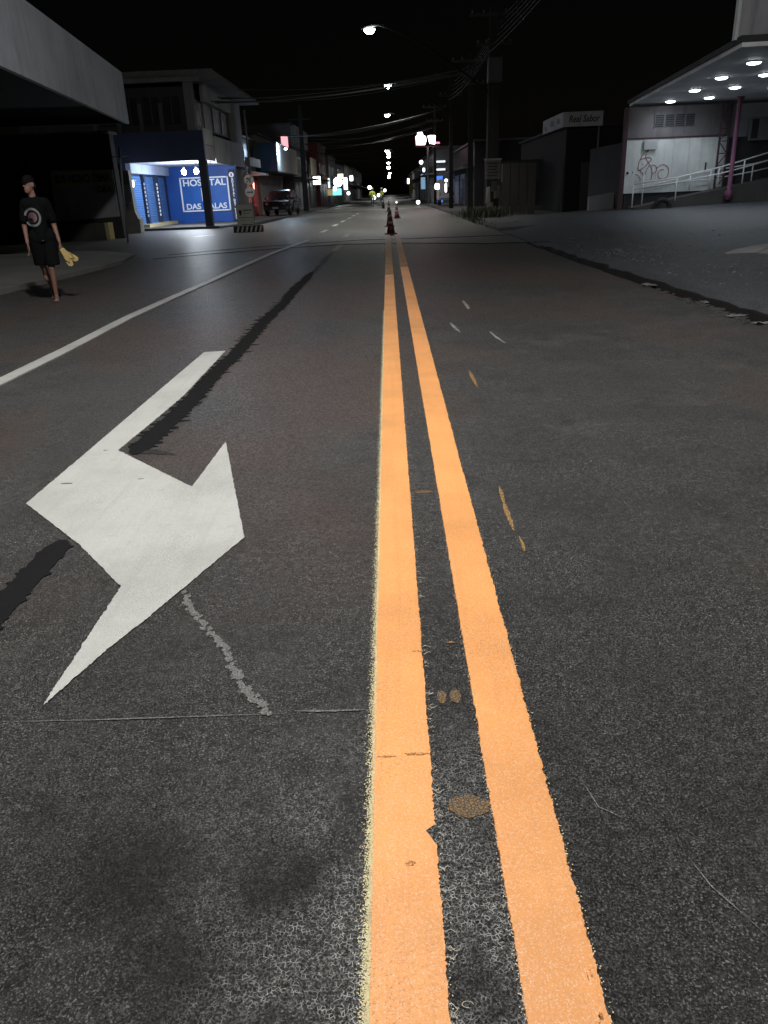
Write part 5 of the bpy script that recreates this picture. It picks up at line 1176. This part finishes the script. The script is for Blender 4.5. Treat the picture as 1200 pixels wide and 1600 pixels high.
# cap and hair
capm = MB(); n_ = 20; vs = []; fs = []
for i, (zr, rr_) in enumerate(((0.035, 1.06), (0.075, 1.02), (0.105, 0.86), (0.128, 0.55), (0.138, 0.15))):
    vs += [tuple(hp(0.078*rr_*math.cos(2*math.pi*j/n_), 0.103*rr_*math.sin(2*math.pi*j/n_), zr)) for j in range(n_)]
for i in range(4): fs += [(i*n_+j, i*n_+(j+1) % n_, (i+1)*n_+(j+1) % n_, (i+1)*n_+j) for j in range(n_)]
fs.append(tuple(4*n_+j for j in range(n_)))
k0 = len(vs); vs += [tuple(hp(x, y, z)) for x, y, z in ((-0.075, -0.06, 0.042), (-0.072, -0.13, 0.040), (-0.04, -0.175, 0.036), (0.04, -0.175, 0.036), (0.072, -0.13, 0.040), (0.075, -0.06, 0.042))]
vs += [(x, y, z-0.006) for x, y, z in vs[k0:k0+6]]
fs += [tuple(k0+j for j in range(6)), tuple(k0+11-j for j in range(6))]+[(k0+j, k0+6+j, k0+6+(j+1) % 6, k0+(j+1) % 6) for j in range(6)]
capm.add(vs, fs).build('cap', M('cap_cloth', (0.007, 0.006, 0.007), 0.9, spec=0.1), pr, True)
remeshed('hair', [('e', hp(0, 0.045, -0.005), (0.076, 0.066, 0.07), hr)], 0.012, M('hair_dark', (0.01, 0.008, 0.007), 0.6), pr, 2)
for s_ in (-1, 1): remeshed('eye', [('e', hp(0.028*s_, -0.086, 0.022), (0.013, 0.008, 0.007), hr)], 0.003, M('eye_white', (0.3, 0.28, 0.27), 0.3), pr, 1)
# round print on the shirt, laid onto the cloth
bv = BVHTree.FromPolygons([v.co for v in so.data.vertices], [p.vertices[:] for p in so.data.polygons])
def on_shirt(x, z, off=0.004):
    h_ = bv.ray_cast(Vector((x, -1, z)), Vector((0, 1, 0)))
    return Vector((x, (h_[0].y if h_[0] else -0.13)-off, z))
pc = (-0.145, 1.20)
def ringpatch(name, r0, r1, a0, a1, mat, off=0.004, cx=0, cz=0):
    m = MB(); k = 40; rr_ = 4
    for i in range(k+1):
        a = R(a0+(a1-a0)*i/k)
        for j in range(rr_+1):
            r_ = r0+(r1-r0)*j/rr_; m.v.append(tuple(on_shirt(pc[0]+cx+r_*math.cos(a), pc[1]+cz+r_*math.sin(a), off)))
    w_ = rr_+1
    for i in range(k):
        for j in range(rr_): m.f.append((i*w_+j, i*w_+j+1, (i+1)*w_+j+1, (i+1)*w_+j))
    m.build(name, mat, so, True)
ringpatch('print_ring', 0.098, 0.130, -150, 165, M('print_grey', (0.19, 0.20, 0.20), 0.8, 0.25, 30))
ringpatch('print_centre', 0.0, 0.07, 0, 360, M('print_pink', (0.20, 0.11, 0.12), 0.8, 0.4, 40), 0.004, 0.0, 0.0)
ringpatch('print_centre', 0.0, 0.045, 0, 360, M('print_black', (0.012, 0.012, 0.013), 0.8), 0.0065, -0.04, -0.05)
# the yellow pair in the hand
ff = thing('flip_flops', 'pale yellow pair of sandals hanging from the walking person\'s hand', 'sandals', (0, 0, 0))
hw = Matrix.Translation((-5.12, 12.1, 0)) @ Matrix.Rotation(pz, 4, 'Z') @ Matrix.Diagonal((0.87, 0.9, 1, 1))
YS = M('pale_yellow_rubber', (0.50, 0.37, 0.15), 0.6, 0.15, 10)
ff.location = hw @ Vector((0.235, -0.10, 0.71)); ff.rotation_euler = (0, 0, pz)
for k, (ang, dy) in enumerate(((20, -0.03), (52, 0.03))):
    m = MB(); out = [(-0.036, 0), (-0.034, 0.08), (-0.030, 0.13), (-0.044, 0.21), (-0.036, 0.26), (0, 0.275), (0.038, 0.25), (0.045, 0.19), (0.034, 0.12), (0.036, 0.05), (0.03, -0.005), (0, -0.015)]
    n_ = len(out); rt = Matrix.Rotation(R(ang), 4, 'Y')
    v0 = [rt @ Vector((x, dy-0.011, 0.04-y)) for x, y in out]; v1 = [rt @ Vector((x, dy+0.011, 0.04-y)) for x, y in out]
    v0 = [Vector((-p.x, p.y, p.z)) for p in v0]; v1 = [Vector((-p.x, p.y, p.z)) for p in v1]
    m.add(v0+v1, [tuple(range(n_)), tuple(range(2*n_-1, n_-1, -1))]+[(i, n_+i, n_+(i+1) % n_, (i+1) % n_) for i in range(n_)])
    sl = m.build('sole', YS, ff, bevel=0.004)
    st_ = [rt @ Vector((x, dy-0.03 if 0 < i < 4 else dy-0.01, 0.04-y)) for i, (x, y) in enumerate(((-0.034, 0.11), (-0.03, 0.16), (0, 0.21), (0.03, 0.16), (0.034, 0.11)))]
    MB().tube([(-p.x, p.y, p.z) for p in st_], 0.006, 6).build('strap', YS, sl, True)
# workers far down the street
VEST = M('vest_yellow', (0.55, 0.62, 0.10), 0.6, 0.2, 8); TRS = M('work_trousers', (0.05, 0.055, 0.07), 0.8)
def worker(x, y, rz, label):
    t = thing('person', label, 'person', (x, y, 0.0), rz, 'road workers in the far street')
    remeshed('body', [('c', (0, 0, 1.42), (0, 0, 1.55), 0.06, 0.06), ('e', (0, 0, 1.64), (0.08, 0.10, 0.12)), ('c', (0, 0, 1.35), (0, 0, 1.0), 0.15, 0.13, 0.75), ('c', (-0.18, 0, 1.38), (0.18, 0, 1.38), 0.08, 0.08),
                      ('c', (-0.22, 0, 1.36), (-0.28, 0, 1.08), 0.06, 0.05), ('c', (-0.28, 0, 1.08), (-0.24, -0.18, 0.92), 0.045, 0.035), ('c', (0.22, 0, 1.36), (0.28, 0, 1.08), 0.06, 0.05), ('c', (0.28, 0, 1.08), (0.22, -0.18, 0.92), 0.045, 0.035),
                      ('c', (-0.1, 0, 0.95), (-0.12, -0.05, 0.5), 0.1, 0.065), ('c', (-0.12, -0.05, 0.5), (-0.12, 0.03, 0.08), 0.06, 0.045), ('c', (0.1, 0, 0.95), (0.13, 0.06, 0.5), 0.1, 0.065), ('c', (0.13, 0.06, 0.5), (0.13, 0.16, 0.1), 0.06, 0.045),
                      ('c', (-0.12, 0.05, 0.045), (-0.12, -0.14, 0.04), 0.045, 0.04), ('c', (0.13, 0.18, 0.045), (0.13, 0.0, 0.04), 0.045, 0.04)], 0.02, TRS, t, 2)
    remeshed('vest', [('c', (0, 0, 1.34), (0, 0, 0.95), 0.19, 0.17, 0.75), ('c', (-0.2, 0, 1.38), (0.2, 0, 1.38), 0.09, 0.09), ('c', (-0.22, 0, 1.36), (-0.27, 0, 1.15), 0.08, 0.07), ('c', (0.22, 0, 1.36), (0.27, 0, 1.15), 0.08, 0.07)], 0.02, VEST, t, 2)
    MB().lathe([(0.15, 1.68), (0.12, 1.70), (0.115, 1.76), (0.08, 1.82), (0.02, 1.84)], 16).build('helmet', M('helmet', (0.6, 0.6, 0.5), 0.4), t, True)
worker(-1.64, 84, 0.3, 'road worker in a yellow vest, the left one of the pair far away')
worker(-0.72, 88, -1.0, 'road worker in dark clothes, the right one of the pair far away')
